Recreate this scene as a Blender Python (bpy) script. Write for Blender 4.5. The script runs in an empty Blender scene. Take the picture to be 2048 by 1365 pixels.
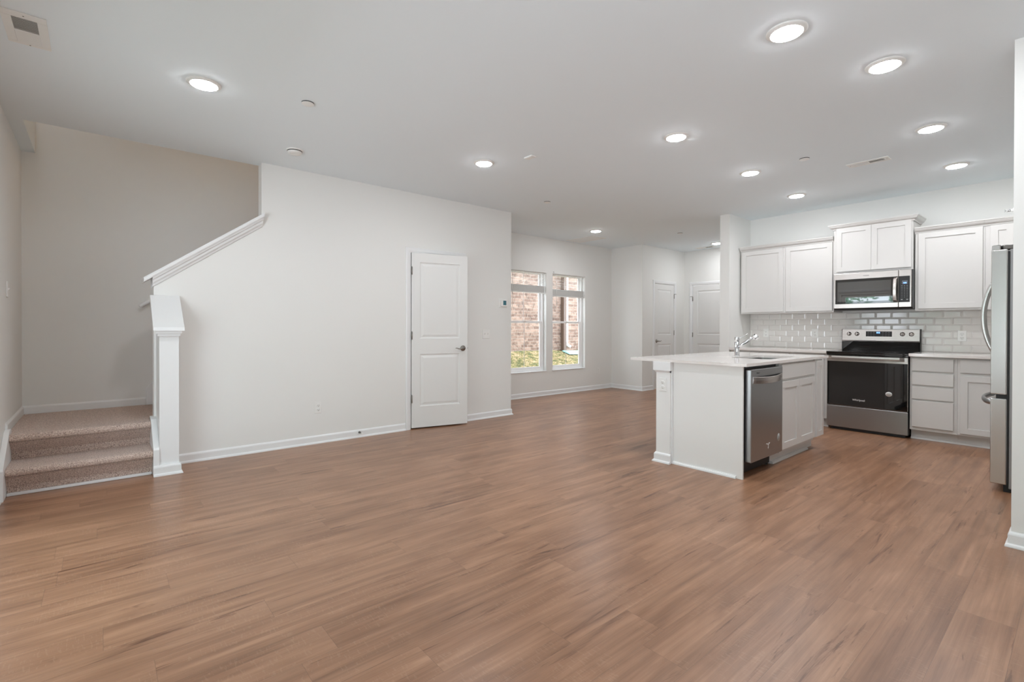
import bpy, bmesh, math, random
from mathutils import Matrix, Vector
random.seed(7)
SC = bpy.context.scene
COL = SC.collection
PI = math.pi

# ------------------------------------------------------------------ camera
CAM_H = 1.183
F_PX, CY = 976.08, 660.9
yaw, pitch, roll = math.radians(49.82341), math.radians(0.31619), math.radians(0.11536)
fwd = Vector((math.cos(yaw), math.sin(yaw), 0)); rgt = Vector((math.sin(yaw), -math.cos(yaw), 0)); upv = Vector((0, 0, 1))
f2 = fwd*math.cos(pitch) - upv*math.sin(pitch); u2 = upv*math.cos(pitch) + fwd*math.sin(pitch)
r2 = rgt*math.cos(roll) + u2*math.sin(roll); u3 = u2*math.cos(roll) - rgt*math.sin(roll)
cam = bpy.data.cameras.new('camera'); camo = bpy.data.objects.new('camera', cam); COL.objects.link(camo)
cam.sensor_width = 36; cam.lens = F_PX/2048*36; cam.shift_y = (CY-682.5)/2048
cam.clip_start = 0.02; cam.clip_end = 200
M4 = Matrix(((r2.x, u3.x, -f2.x, 0), (r2.y, u3.y, -f2.y, 0), (r2.z, u3.z, -f2.z, CAM_H), (0, 0, 0, 1)))
camo.matrix_world = M4
SC.camera = camo

# ------------------------------------------------------------------ light and exposure
SC.view_settings.view_transform = 'Standard'; SC.view_settings.look = 'None'
SC.view_settings.exposure = 0.57; SC.view_settings.gamma = 1; SC.view_settings.use_curve_mapping = False
SKY = 6.6
LOWER_GLOW = (0.93, 0.97, 1.07)      # glow of the world below the horizon, added to light the ceiling
LENS = 128.0
w = bpy.data.worlds.new('world'); SC.world = w; w.use_nodes = True
_nt = w.node_tree; bg = _nt.nodes['Background']; bg.inputs[1].default_value = SKY
_tc = _nt.nodes.new('ShaderNodeTexCoord'); _sx = _nt.nodes.new('ShaderNodeSeparateXYZ'); _nt.links.new(_tc.outputs['Generated'], _sx.inputs[0])
_cr = _nt.nodes.new('ShaderNodeValToRGB'); _mr = _nt.nodes.new('ShaderNodeMapRange'); _mr.inputs[1].default_value = -1; _mr.inputs[2].default_value = 1
_nt.links.new(_sx.outputs[2], _mr.inputs[0]); _nt.links.new(_mr.outputs[0], _cr.inputs[0]); _nt.links.new(_cr.outputs[0], bg.inputs[0])
_e = _cr.color_ramp.elements; _e[0].position = 0.0; _e[0].color = (*LOWER_GLOW, 1); _e[1].position = 0.53; _e[1].color = (0.42, 0.47, 0.52, 1)
_n = _e.new(0.49); _n.color = (*LOWER_GLOW, 1)
sun = bpy.data.lights.new('sun', 'SUN'); sun.energy = 7.0; sun.angle = math.radians(2); sun.color = (1, 0.96, 0.90)
suno = bpy.data.objects.new('sun', sun); COL.objects.link(suno)
suno.rotation_euler = Vector((-1.0, 0.28, -1.25)).to_track_quat('-Z', 'Y').to_euler()
def portal(name, loc, sx, sy, rot, energy, col=(0.95, 0.975, 1)):
    l = bpy.data.lights.new(name, 'AREA'); l.shape = 'RECTANGLE'; l.size = sx; l.size_y = sy
    l.energy = energy; l.color = col
    if energy == 0: l.cycles.is_portal = True
    o = bpy.data.objects.new(name, l); COL.objects.link(o); o.location = loc; o.rotation_euler = rot
    return o
portal('daylight_portal_patio', (-0.60, 2.9, 1.03), 2.3, 2.04, (PI/2, 0, -PI/2), 0)
portal('daylight_portal_side', (-0.60, -0.4, 1.35), 1.8, 1.7, (PI/2, 0, -PI/2), 0)

SC.cycles.max_bounces = 18; SC.cycles.diffuse_bounces = 12; SC.cycles.glossy_bounces = 6; SC.cycles.transparent_max_bounces = 16
# ------------------------------------------------------------------ materials
def lin(c):
    return tuple(((v/255)/12.92 if v/255 <= 0.04045 else (((v/255)+0.055)/1.055)**2.4) for v in c)
def mat(name, rgb=(200, 200, 200), rough=0.5, metal=0.0, spec=0.5, emit=None, es=0, bump=None, aniso=None, coat=0):
    m = bpy.data.materials.new(name); m.use_nodes = True; nt = m.node_tree
    b = nt.nodes['Principled BSDF']; b.inputs['Base Color'].default_value = (*lin(rgb), 1)
    b.inputs['Roughness'].default_value = rough; b.inputs['Metallic'].default_value = metal
    b.inputs['Specular IOR Level'].default_value = spec
    b.inputs['Coat Weight'].default_value = coat
    if emit: b.inputs['Emission Color'].default_value = (*lin(emit), 1); b.inputs['Emission Strength'].default_value = es
    if bump:
        sc_, st, di = bump
        t = nt.nodes.new('ShaderNodeTexCoord'); n = nt.nodes.new('ShaderNodeTexNoise'); n.inputs['Scale'].default_value = sc_; n.inputs['Detail'].default_value = 3
        bp = nt.nodes.new('ShaderNodeBump'); bp.inputs['Strength'].default_value = st; bp.inputs['Distance'].default_value = di
        nt.links.new(t.outputs['Object'], n.inputs['Vector']); nt.links.new(n.outputs['Fac'], bp.inputs['Height']); nt.links.new(bp.outputs['Normal'], b.inputs['Normal'])
    return m
def N(nt, t, **kw):
    n = nt.nodes.new(t)
    for k, v in kw.items():
        if k.startswith('i_'):
            n.inputs[int(k[2:]) if k[2:].isdigit() else k[2:].replace('_', ' ')].default_value = v
        else: setattr(n, k, v)
    return n
def mth(nt, op, a, b=None, c=None):
    n = nt.nodes.new('ShaderNodeMath'); n.operation = op
    for i, v in enumerate((a, b, c)):
        if v is None: continue
        if isinstance(v, (int, float)): n.inputs[i].default_value = v
        else: nt.links.new(v, n.inputs[i])
    return n.outputs[0]
def ramp(nt, fac, stops):
    r = nt.nodes.new('ShaderNodeValToRGB'); nt.links.new(fac, r.inputs[0])
    e = r.color_ramp.elements
    while len(e) < len(stops): e.new(0.5)
    for x, (p, c) in zip(e, stops): x.position = p; x.color = (*lin(c), 1) if len(c) == 3 else c
    return r.outputs[0]
def mixc(nt, fac, a, b, mode='MIX'):
    n = nt.nodes.new('ShaderNodeMix'); n.data_type = 'RGBA'; n.blend_type = mode
    for k, v in ((0, fac), (6, a), (7, b)):
        if isinstance(v, (int, float)): n.inputs[k].default_value = v
        elif isinstance(v, tuple): n.inputs[k].default_value = (*lin(v), 1)
        else: nt.links.new(v, n.inputs[k])
    return n.outputs[2]

M_WALL = mat('wall_paint', (230, 230, 227), 0.62, bump=(260, 0.05, 0.002))
M_CEIL = mat('ceiling_paint', (233, 241, 245), 0.85, bump=(300, 0.05, 0.002))
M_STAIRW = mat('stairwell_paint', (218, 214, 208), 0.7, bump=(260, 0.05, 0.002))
M_TRIM = mat('trim_enamel', (232, 233, 233), 0.32)
M_DOOR = mat('door_enamel', (226, 226, 224), 0.38)
M_CAB = mat('cabinet_lacquer', (213, 211, 208), 0.36)
M_ISL = mat('island_enamel', (236, 236, 234), 0.4)
M_PLASTIC = mat('white_plastic', (234, 234, 231), 0.35)
def m_blind():
    m = mat('blind_vinyl', (250, 250, 249), 0.4); nt = m.node_tree; b = nt.nodes['Principled BSDF']; o = [n for n in nt.nodes if n.type == 'OUTPUT_MATERIAL'][0]
    t = N(nt, 'ShaderNodeBsdfTranslucent'); t.inputs[0].default_value = (0.9, 0.9, 0.89, 1); mx = N(nt, 'ShaderNodeMixShader'); mx.inputs[0].default_value = 0.32
    nt.links.new(b.outputs[0], mx.inputs[1]); nt.links.new(t.outputs[0], mx.inputs[2]); nt.links.new(mx.outputs[0], o.inputs[0]); return m
M_BLIND = m_blind()
M_VINYL = mat('window_vinyl', (250, 250, 250), 0.3)
M_MESH = mat('window_mesh', (50, 50, 50), 0.02); M_MESH.node_tree.nodes['Principled BSDF'].inputs['IOR'].default_value = 2.4
M_SLOT = mat('dark_slot', (40, 38, 36), 0.6)
M_BLACK = mat('black_plastic', (22, 22, 23), 0.45)
M_GLASSBLK = mat('black_oven_glass', (9, 9, 10), 0.03, spec=0.5); M_GLASSBLK.node_tree.nodes['Principled BSDF'].inputs['IOR'].default_value = 1.85
M_NICKEL = mat('satin_nickel', (150, 146, 140), 0.28, 1.0)
M_CHROME = mat('chrome', (225, 226, 228), 0.06, 1.0)
M_DARKMET = mat('dark_grey_metal', (112, 110, 106), 0.4, 0.8)
M_LENS = mat('lamp_lens', (255, 255, 255), 0.5, emit=(246, 248, 252), es=LENS)
M_BLUE = mat('display_digits', (60, 110, 220), 0.5, emit=(110, 165, 255), es=2.2)
M_LCD = mat('lcd_screen', (110, 135, 138), 0.25)
M_LOGO = mat('logo_print', (225, 225, 225), 0.4)
M_LOGOD = mat('logo_print_dark', (70, 70, 70), 0.4)
M_SINK = mat('sink_steel', (170, 170, 168), 0.3, 1.0)
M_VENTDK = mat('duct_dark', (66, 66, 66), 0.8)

def m_steel(name, base, r0):
    m = mat(name, base, r0, 1.0); nt = m.node_tree; b = nt.nodes['Principled BSDF']
    t = N(nt, 'ShaderNodeTexCoord'); mp = N(nt, 'ShaderNodeMapping'); mp.inputs['Scale'].default_value = (4, 4, 900)
    n = N(nt, 'ShaderNodeTexNoise'); n.inputs['Scale'].default_value = 1.0; n.inputs['Detail'].default_value = 2
    nt.links.new(t.outputs['Object'], mp.inputs[0]); nt.links.new(mp.outputs[0], n.inputs['Vector'])
    mr = N(nt, 'ShaderNodeMapRange'); mr.inputs[3].default_value = r0-0.05; mr.inputs[4].default_value = r0+0.08
    nt.links.new(n.outputs['Fac'], mr.inputs[0]); nt.links.new(mr.outputs[0], b.inputs['Roughness'])
    bp = N(nt, 'ShaderNodeBump'); bp.inputs['Strength'].default_value = 0.03; bp.inputs['Distance'].default_value = 0.0004
    nt.links.new(n.outputs['Fac'], bp.inputs['Height']); nt.links.new(bp.outputs[0], b.inputs['Normal'])
    return m
M_STEEL = m_steel('brushed_steel', (200, 193, 189), 0.24)
M_STEELD = m_steel('brushed_steel_dark', (166, 167, 168), 0.30)
M_STEELF = m_steel('fridge_steel', (207, 207, 205), 0.22)

def m_quartz():
    m = mat('quartz', (228, 222, 217), 0.09, spec=0.5); nt = m.node_tree; b = nt.nodes['Principled BSDF']
    t = N(nt, 'ShaderNodeTexCoord'); n = N(nt, 'ShaderNodeTexNoise'); n.inputs['Scale'].default_value = 140
    nt.links.new(t.outputs['Object'], n.inputs['Vector'])
    nt.links.new(ramp(nt, n.outputs['Fac'], [(0.3, (226, 221, 217)), (0.6, (230, 225, 221))]), b.inputs['Base Color'])
    return m
M_QUARTZ = m_quartz()

def m_floor():
    m = mat('wood_plank_floor', (160, 125, 100), 0.36, spec=0.5); nt = m.node_tree; b = nt.nodes['Principled BSDF']
    t = N(nt, 'ShaderNodeTexCoord'); s = N(nt, 'ShaderNodeSeparateXYZ'); nt.links.new(t.outputs['Object'], s.inputs[0])
    W, L = 0.178, 1.22
    row = mth(nt, 'FLOOR', mth(nt, 'DIVIDE', s.outputs[1], W))
    wn = N(nt, 'ShaderNodeTexWhiteNoise', noise_dimensions='1D'); nt.links.new(row, wn.inputs['W'])
    xs = mth(nt, 'ADD', s.outputs[0], mth(nt, 'MULTIPLY', wn.outputs['Value'], L*5))
    col = mth(nt, 'FLOOR', mth(nt, 'DIVIDE', xs, L))
    cv = N(nt, 'ShaderNodeCombineXYZ'); nt.links.new(row, cv.inputs[0]); nt.links.new(col, cv.inputs[1])
    w2 = N(nt, 'ShaderNodeTexWhiteNoise', noise_dimensions='3D'); nt.links.new(cv.outputs[0], w2.inputs['Vector'])
    s2 = N(nt, 'ShaderNodeSeparateXYZ'); nt.links.new(w2.outputs['Color'], s2.inputs[0])
    # grain coordinates, shifted per plank
    def grain(sx, sy, off, scale, detail, dist=0.0, rough=0.5):
        c = N(nt, 'ShaderNodeCombineXYZ')
        nt.links.new(mth(nt, 'MULTIPLY_ADD', s.outputs[0], sx, mth(nt, 'MULTIPLY', s2.outputs[0], 37.0+off)), c.inputs[0])
        nt.links.new(mth(nt, 'MULTIPLY_ADD', s.outputs[1], sy, mth(nt, 'MULTIPLY', s2.outputs[1], 23.0+off)), c.inputs[1])
        c.inputs[2].default_value = off
        n = N(nt, 'ShaderNodeTexNoise'); n.inputs['Scale'].default_value = scale; n.inputs['Detail'].default_value = detail
        n.inputs['Distortion'].default_value = dist; n.inputs['Roughness'].default_value = rough
        nt.links.new(c.outputs[0], n.inputs['Vector']); return n.outputs['Fac']
    g_fine = grain(1.6, 62, 1.0, 1.6, 5, 0.3, 0.6)
    g_mid = grain(0.75, 13, 2.0, 1.3, 4, 0.7)
    g_blot = grain(1.0, 3.2, 3.0, 1.7, 3, 1.2)
    g_knot = grain(0.85, 8.0, 4.0, 1.6, 5, 1.3, 0.68)
    g_cross = grain(130, 26, 5.0, 1.0, 2)
    g_cb = grain(2.5, 5, 6.0, 1.0, 1)
    g_line = grain(0.7, 24, 7.0, 1.3, 3, 0.4, 0.55)
    v = mth(nt, 'ADD', mth(nt, 'ADD', mth(nt, 'MULTIPLY', g_mid, 0.44), mth(nt, 'MULTIPLY', g_line, 0.28)), mth(nt, 'MULTIPLY', g_fine, 0.28))
    base = ramp(nt, v, [(0.34, (113, 79, 58)), (0.45, (142, 104, 79)), (0.54, (160, 119, 92)), (0.68, (186, 144, 115))])
    tone = ramp(nt, s2.outputs[2], [(0.0, (149, 109, 82)), (0.35, (158, 117, 88)), (0.7, (163, 122, 93)), (1.0, (171, 131, 103))])
    c1 = mixc(nt, 0.28, base, tone)
    bl = ramp(nt, g_blot, [(0.38, (212, 202, 193)), (0.62, (255, 255, 255))])
    c2 = mixc(nt, 0.55, c1, bl, 'MULTIPLY')
    kn = ramp(nt, g_knot, [(0.60, (255, 255, 255)), (0.70, (176, 150, 132)), (0.80, (110, 84, 68))])
    c3 = mixc(nt, 0.6, c2, kn, 'MULTIPLY')
    kf = ramp(nt, mth(nt, 'MULTIPLY', g_knot, mth(nt, 'ADD', mth(nt, 'MULTIPLY', g_fine, 1.2), 0.4)), [(0.62, (255, 255, 255)), (0.72, (128, 98, 80))])
    c3 = mixc(nt, 0.45, c3, kf, 'MULTIPLY')
    cr = mth(nt, 'MULTIPLY', mth(nt, 'GREATER_THAN', g_cb, 0.54), mth(nt, 'GREATER_THAN', g_cross, 0.60))
    c4 = mixc(nt, mth(nt, 'MULTIPLY', cr, 0.07), c3, (214, 186, 160))
    # joints
    fy = mth(nt, 'FRACT', mth(nt, 'DIVIDE', s.outputs[1], W)); fx = mth(nt, 'FRACT', mth(nt, 'DIVIDE', xs, L))
    def edge(f, wd):
        return mth(nt, 'MAXIMUM', mth(nt, 'LESS_THAN', f, wd), mth(nt, 'GREATER_THAN', f, 1-wd))
    jn = mth(nt, 'MAXIMUM', edge(fy, 0.0055), edge(fx, 0.0009))
    c5 = mixc(nt, mth(nt, 'MULTIPLY', jn, 0.38), c4, (96, 72, 56))
    nt.links.new(c5, b.inputs['Base Color'])
    mr = N(nt, 'ShaderNodeMapRange'); mr.inputs[3].default_value = 0.26; mr.inputs[4].default_value = 0.38; b.inputs['IOR'].default_value = 1.52
    nt.links.new(g_fine, mr.inputs[0]); nt.links.new(mr.outputs[0], b.inputs['Roughness'])
    bp = N(nt, 'ShaderNodeBump'); bp.inputs['Strength'].default_value = 0.25; bp.inputs['Distance'].default_value = 0.0015
    hh = mth(nt, 'SUBTRACT', g_fine, mth(nt, 'MULTIPLY', jn, 0.8)); nt.links.new(hh, bp.inputs['Height']); nt.links.new(bp.outputs[0], b.inputs['Normal'])
    return m
M_FLOOR = m_floor()

def m_carpet():
    m = mat('carpet_pile', (160, 135, 122), 0.95, spec=0.1); nt = m.node_tree; b = nt.nodes['Principled BSDF']
    t = N(nt, 'ShaderNodeTexCoord')
    n = N(nt, 'ShaderNodeTexNoise'); n.inputs['Scale'].default_value = 150; n.inputs['Detail'].default_value = 3; n.inputs['Roughness'].default_value = 0.7
    vo = N(nt, 'ShaderNodeTexVoronoi'); vo.inputs['Scale'].default_value = 150
    nt.links.new(t.outputs['Object'], n.inputs['Vector']); nt.links.new(t.outputs['Object'], vo.inputs['Vector'])
    c = ramp(nt, n.outputs['Fac'], [(0.33, (84, 64, 57)), (0.42, (190, 165, 152)), (0.55, (218, 197, 184)), (0.66, (240, 224, 212))])
    nt.links.new(c, b.inputs['Base Color'])
    b.inputs['Sheen Weight'].default_value = 0.25
    hgt = mth(nt, 'ADD', n.outputs['Fac'], mth(nt, 'MULTIPLY', vo.outputs['Distance'], -0.5))
    bp = N(nt, 'ShaderNodeBump'); bp.inputs['Strength'].default_value = 0.9; bp.inputs['Distance'].default_value = 0.008
    nt.links.new(hgt, bp.inputs['Height']); nt.links.new(bp.outputs[0], b.inputs['Normal'])
    return m
M_CARPET = m_carpet()

def m_brick():
    m = mat('neighbour_brick', (200, 170, 155), 0.9); nt = m.node_tree; b = nt.nodes['Principled BSDF']
    t = N(nt, 'ShaderNodeTexCoord'); s = N(nt, 'ShaderNodeSeparateXYZ'); nt.links.new(t.outputs['Object'], s.inputs[0])
    c = N(nt, 'ShaderNodeCombineXYZ'); nt.links.new(s.outputs[0], c.inputs[0]); nt.links.new(s.outputs[2], c.inputs[1])
    br = N(nt, 'ShaderNodeTexBrick'); br.inputs['Scale'].default_value = 1.0; br.inputs['Brick Width'].default_value = 0.21; br.inputs['Row Height'].default_value = 0.076
    br.inputs['Mortar Size'].default_value = 0.006; br.inputs['Mortar Smooth'].default_value = 0.2; br.inputs['Bias'].default_value = 0.1
    br.inputs['Color1'].default_value = (*lin((158, 134, 120)), 1); br.inputs['Color2'].default_value = (*lin((116, 93, 82)), 1); br.inputs['Mortar'].default_value = (*lin((160, 147, 137)), 1)
    nt.links.new(c.outputs[0], br.inputs['Vector'])
    n = N(nt, 'ShaderNodeTexNoise'); n.inputs['Scale'].default_value = 11; n.inputs['Detail'].default_value = 6; n.inputs['Distortion'].default_value = 0.6; nt.links.new(t.outputs['Object'], n.inputs['Vector'])
    k = ramp(nt, n.outputs['Fac'], [(0.36, (84, 66, 58)), (0.46, (225, 222, 218)), (0.56, (255, 255, 255))])
    nt.links.new(mixc(nt, 0.5, br.outputs['Color'], k, 'MULTIPLY'), b.inputs['Base Color'])
    bp = N(nt, 'ShaderNodeBump'); bp.inputs['Strength'].default_value = 0.8; bp.inputs['Distance'].default_value = 0.01
    nt.links.new(mth(nt, 'SUBTRACT', n.outputs['Fac'], br.outputs['Fac']), bp.inputs['Height']); nt.links.new(bp.outputs[0], b.inputs['Normal'])
    return m
M_BRICK = m_brick()
def m_noise(name, stops, scale, rough=0.9, detail=5, bumpd=0.02):
    m = mat(name, (120, 120, 120), rough); nt = m.node_tree; b = nt.nodes['Principled BSDF']
    t = N(nt, 'ShaderNodeTexCoord'); n = N(nt, 'ShaderNodeTexNoise'); n.inputs['Scale'].default_value = scale; n.inputs['Detail'].default_value = detail
    nt.links.new(t.outputs['Object'], n.inputs['Vector']); nt.links.new(ramp(nt, n.outputs['Fac'], stops), b.inputs['Base Color'])
    bp = N(nt, 'ShaderNodeBump'); bp.inputs['Strength'].default_value = 0.8; bp.inputs['Distance'].default_value = bumpd
    nt.links.new(n.outputs['Fac'], bp.inputs['Height']); nt.links.new(bp.outputs[0], b.inputs['Normal'])
    return m
M_GRASS = m_noise('lawn_grass', [(0.36, (54, 62, 28)), (0.46, (94, 90, 50)), (0.56, (124, 110, 78)), (0.7, (140, 124, 100))], 7, detail=8)
M_BARK = m_noise('bark', [(0.3, (70, 56, 44)), (0.7, (110, 92, 76))], 20)
M_LEAF = m_noise('leaf_green', [(0.35, (66, 112, 86)), (0.5, (128, 168, 142)), (0.7, (208, 220, 208))], 5, 0.5)
M_PIPEBR = mat('brown_pipe', (92, 72, 60), 0.6)
M_SPLASH = mat('splash_green', (112, 150, 144), 0.5)
M_TILE = mat('glazed_tile', (226, 223, 219), 0.07, spec=0.6)
M_GROUT = mat('grout', (214, 211, 207), 0.8)

def m_glass():
    m = bpy.data.materials.new('window_glass'); m.use_nodes = True; nt = m.node_tree; nt.nodes.clear()
    o = N(nt, 'ShaderNodeOutputMaterial'); tr = N(nt, 'ShaderNodeBsdfTransparent'); tr.inputs[0].default_value = (0.97, 0.98, 0.975, 1)
    g = N(nt, 'ShaderNodeBsdfGlossy'); g.inputs['Roughness'].default_value = 0.01
    fr = N(nt, 'ShaderNodeLayerWeight'); mx = N(nt, 'ShaderNodeMixShader')
    nt.links.new(mth(nt, 'MULTIPLY_ADD', mth(nt, 'POWER', fr.outputs['Facing'], 5.0), 0.9, 0.03), mx.inputs[0]); nt.links.new(tr.outputs[0], mx.inputs[1]); nt.links.new(g.outputs[0], mx.inputs[2]); nt.links.new(mx.outputs[0], o.inputs[0])
    return m
M_GLASS = m_glass()

# ------------------------------------------------------------------ mesh helpers
class MB:
    """collects geometry in a local frame (T) and links it as one mesh object"""
    def __init__(s, T=None): s.bm = bmesh.new(); s.T = T or Matrix.Identity(4); s.smooth = False
    def _add(s, b):
        b.transform(s.T)
        if s.T.determinant() < 0: bmesh.ops.reverse_faces(b, faces=b.faces)
        me = bpy.data.meshes.new('tmp'); b.to_mesh(me); b.free(); s.bm.from_mesh(me); bpy.data.meshes.remove(me); return s
    def box(s, x0, x1, y0, y1, z0, z1, bev=0.0, seg=2):
        b = bmesh.new(); bmesh.ops.create_cube(b, size=1)
        for v in b.verts: v.co = Vector(((x0+x1)/2+v.co.x*(x1-x0), (y0+y1)/2+v.co.y*(y1-y0), (z0+z1)/2+v.co.z*(z1-z0)))
        if bev: bmesh.ops.bevel(b, geom=list(b.edges), offset=min(bev, 0.49*min(abs(x1-x0), abs(y1-y0), abs(z1-z0))), segments=seg, affect='EDGES', profile=0.5)
        return s._add(b)
    def prism(s, pts, a0, a1, axis='y', bev=0):
        """polygon pts extruded along axis. axis y: pts (x,z); x: pts (y,z); z: pts (x,y)"""
        b = bmesh.new()
        def P(p, a): return {'y': (p[0], a, p[1]), 'x': (a, p[0], p[1]), 'z': (p[0], p[1], a)}[axis]
        v0 = [b.verts.new(P(p, a0)) for p in pts]; v1 = [b.verts.new(P(p, a1)) for p in pts]
        b.faces.new(v0); b.faces.new(v1[::-1]); n = len(pts)
        for i in range(n): b.faces.new((v0[i], v1[i], v1[(i+1) % n], v0[(i+1) % n]))
        bmesh.ops.recalc_face_normals(b, faces=b.faces)
        if bev: bmesh.ops.bevel(b, geom=list(b.edges), offset=bev, segments=2, affect='EDGES', profile=0.5)
        return s._add(b)
    def loft(s, prof, P0, P1):
        """closed profile: prof -> functions giving the two end rings"""
        b = bmesh.new(); v0 = [b.verts.new(P0(p)) for p in prof]; v1 = [b.verts.new(P1(p)) for p in prof]; n = len(prof)
        b.faces.new(v0); b.faces.new(v1[::-1])
        for i in range(n): b.faces.new((v0[i], v1[i], v1[(i+1) % n], v0[(i+1) % n]))
        bmesh.ops.recalc_face_normals(b, faces=b.faces); return s._add(b)
    def tube(s, pts, r, n=12, radii=None, cap=True, flat=1.0):
        b = bmesh.new(); rings = []; pts = [Vector(p) for p in pts]; m = len(pts)
        prev = None
        for i, p in enumerate(pts):
            d = (pts[min(i+1, m-1)]-pts[max(i-1, 0)]).normalized()
            a = prev if prev is not None else (Vector((0, 0, 1)) if abs(d.z) < 0.9 else Vector((0, 1, 0)))
            sd = d.cross(a).normalized(); u = sd.cross(d).normalized(); prev = u
            rr = radii[i] if radii else r
            rings.append([b.verts.new(p+sd*math.cos(2*PI*k/n)*rr+u*math.sin(2*PI*k/n)*rr*flat) for k in range(n)])
        for i in range(m-1):
            for k in range(n): b.faces.new((rings[i][k], rings[i][(k+1) % n], rings[i+1][(k+1) % n], rings[i+1][k]))
        if cap: b.faces.new(rings[0][::-1]); b.faces.new(rings[-1])
        bmesh.ops.recalc_face_normals(b, faces=b.faces)
        for f in b.faces: f.smooth = len(f.verts) == 4
        return s._add(b)
    def lathe(s, prof, c=(0, 0, 0), axis='z', n=32, sx=1, sy=1):
        """prof list of (r, h); axis direction of h"""
        b = bmesh.new(); rings = []
        def P(r, h, a):
            x, y = r*math.cos(a)*sx, r*math.sin(a)*sy
            q = {'z': (x, y, h), 'y': (x, h, y), 'x': (h, x, y)}[axis]
            return Vector(c)+Vector(q)
        for r, h in prof:
            rings.append([b.verts.new(P(r, h, 2*PI*k/n)) for k in range(n)] if r > 1e-6 else [b.verts.new(P(0, h, 0))])
        for i in range(len(rings)-1):
            A, B = rings[i], rings[i+1]
            for k in range(n):
                if len(A) == 1 and len(B) == 1: continue
                if len(A) == 1: f = b.faces.new((A[0], B[k], B[(k+1) % n]))
                elif len(B) == 1: f = b.faces.new((A[k], B[0], A[(k+1) % n]))
                else: f = b.faces.new((A[k], B[k], B[(k+1) % n], A[(k+1) % n]))
                f.smooth = True
        bmesh.ops.recalc_face_normals(b, faces=b.faces)
        return s._add(b)
    def raw(s, verts, faces):
        b = bmesh.new(); vs = [b.verts.new(v) for v in verts]
        for f in faces: b.faces.new([vs[i] for i in f])
        return s._add(b)

def _o(name, me, parent):
    o = bpy.data.objects.new(name, me); COL.objects.link(o)
    if parent: o.parent = parent
    return o
def wloc(o):
    v = Vector((0, 0, 0))
    while o: v = v+Vector(o.location); o = o.parent
    return v
def obj(name, mb, m, parent=None, label=None, at=None, smooth=False):
    """link the collected geometry (given in world coordinates) as ONE mesh object"""
    me = bpy.data.meshes.new(name); org = Vector(at) if at else Vector((0, 0, 0))
    base = wloc(parent) if parent else Vector((0, 0, 0))
    bmesh.ops.translate(mb.bm, verts=mb.bm.verts, vec=-(base+org if at and not parent else (org if at else base)))
    mb.bm.to_mesh(me); mb.bm.free(); me.materials.append(m)
    o = _o(name, me, parent)
    if at: o.location = org-base
    if label: o['label'] = label
    return o
def tag(o, label, cat, group=None, kind=None):
    if label: o['label'] = label
    if cat: o['category'] = cat
    if group: o['group'] = group
    if kind: o['kind'] = kind
    return o
def thing(name, label, cat, loc, group=None):
    o = bpy.data.objects.new(name, None); COL.objects.link(o); o.location = loc; o.empty_display_size = 0.05
    return tag(o, label, cat, group)
def struct(name, mb, m, parent=None):
    o = obj(name, mb, m, parent)
    if not parent: o['kind'] = 'structure'
    return o
def sthing(name, loc=(0, 0, 0)):
    o = bpy.data.objects.new(name, None); COL.objects.link(o); o.location = loc; o['kind'] = 'structure'; o.empty_display_size = 0.05
    return o
def dup(root, loc, label=None, group=None):
    r = root.copy(); COL.objects.link(r); r.location = loc
    if label: r['label'] = label
    if group: r['group'] = group
    for ch in list(root.children):
        c = ch.copy(); COL.objects.link(c); c.parent = r
        for g in ch.children:
            d = g.copy(); COL.objects.link(d); d.parent = c
    return r
def FR(x=0, y=0, z=0, rot=0):
    """local frame: x to the viewer's right, y away from the viewer, z up"""
    return Matrix.Translation((x, y, z)) @ Matrix.Rotation(rot, 4, 'Z')
FX = -PI/2     # front faces -X (viewer looks along +X, viewer's right is -Y)
FY = 0.0       # front faces -Y
FP = PI        # front faces +Y
def text_mesh(txt, size, T, m, name, parent, depth=0.0008, spacing=1.0, shear=0.0, bold=0.0):
    cu = bpy.data.curves.new(name, 'FONT'); cu.body = txt; cu.size = size; cu.extrude = depth; cu.align_x = 'CENTER'; cu.align_y = 'CENTER'
    cu.space_character = spacing; cu.shear = shear; cu.offset = bold
    to = bpy.data.objects.new('tmp_text', cu); COL.objects.link(to)
    dg = bpy.context.evaluated_depsgraph_get(); me = bpy.data.meshes.new_from_object(to.evaluated_get(dg))
    bpy.data.objects.remove(to); bpy.data.curves.remove(cu)
    mb = MB(); mb.bm.from_mesh(me); bpy.data.meshes.remove(me)
    mb.bm.transform(T @ Matrix.Rotation(PI/2, 4, 'X'))
    return obj(name, mb, m, parent)

H = 2.74
# ------------------------------------------------------------------ structure: floor, ceiling, walls
YS, YW, XL = 5.065, 6.112, -0.53            # stair wall, window wall, left wall
mb = MB(); mb.box(-0.66, 9.4, -1.52, 6.25, -0.12, 0.0); struct('floor', mb, M_FLOOR)
mb = MB()
mb.box(-0.66, 9.4, -1.52, YS+0.12, H, H+0.3)
mb.box(-0.66, -0.44, YS+0.12, YW, H, H+0.3)
mb.box(4.14, 9.4, YS+0.12, 6.25, H, H+0.3)
struct('ceiling', mb, M_CEIL)

# left wall with the patio door opening
P0, P1, PZ = 1.72, 4.05, 2.06
R0, R1, RZ0, RZ1 = -1.3, 0.5, 0.5, 2.2  # opening for the unseen window added to light the room
mb = MB(); mb.box(XL-0.13, XL, -1.52, R0, 0, H); mb.box(XL-0.13, XL, R1, P0, 0, H); mb.box(XL-0.13, XL, R0, R1, 0, RZ0); mb.box(XL-0.13, XL, R0, R1, RZ1, H); mb.box(XL-0.13, XL, P1, 6.25, 0, H); mb.box(XL-0.13, XL, P0, P1, PZ, H); mb.box(XL-0.13, XL, YS+0.12, 6.25, H, 5.4)
struct('wall_left', mb, M_WALL)
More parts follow.
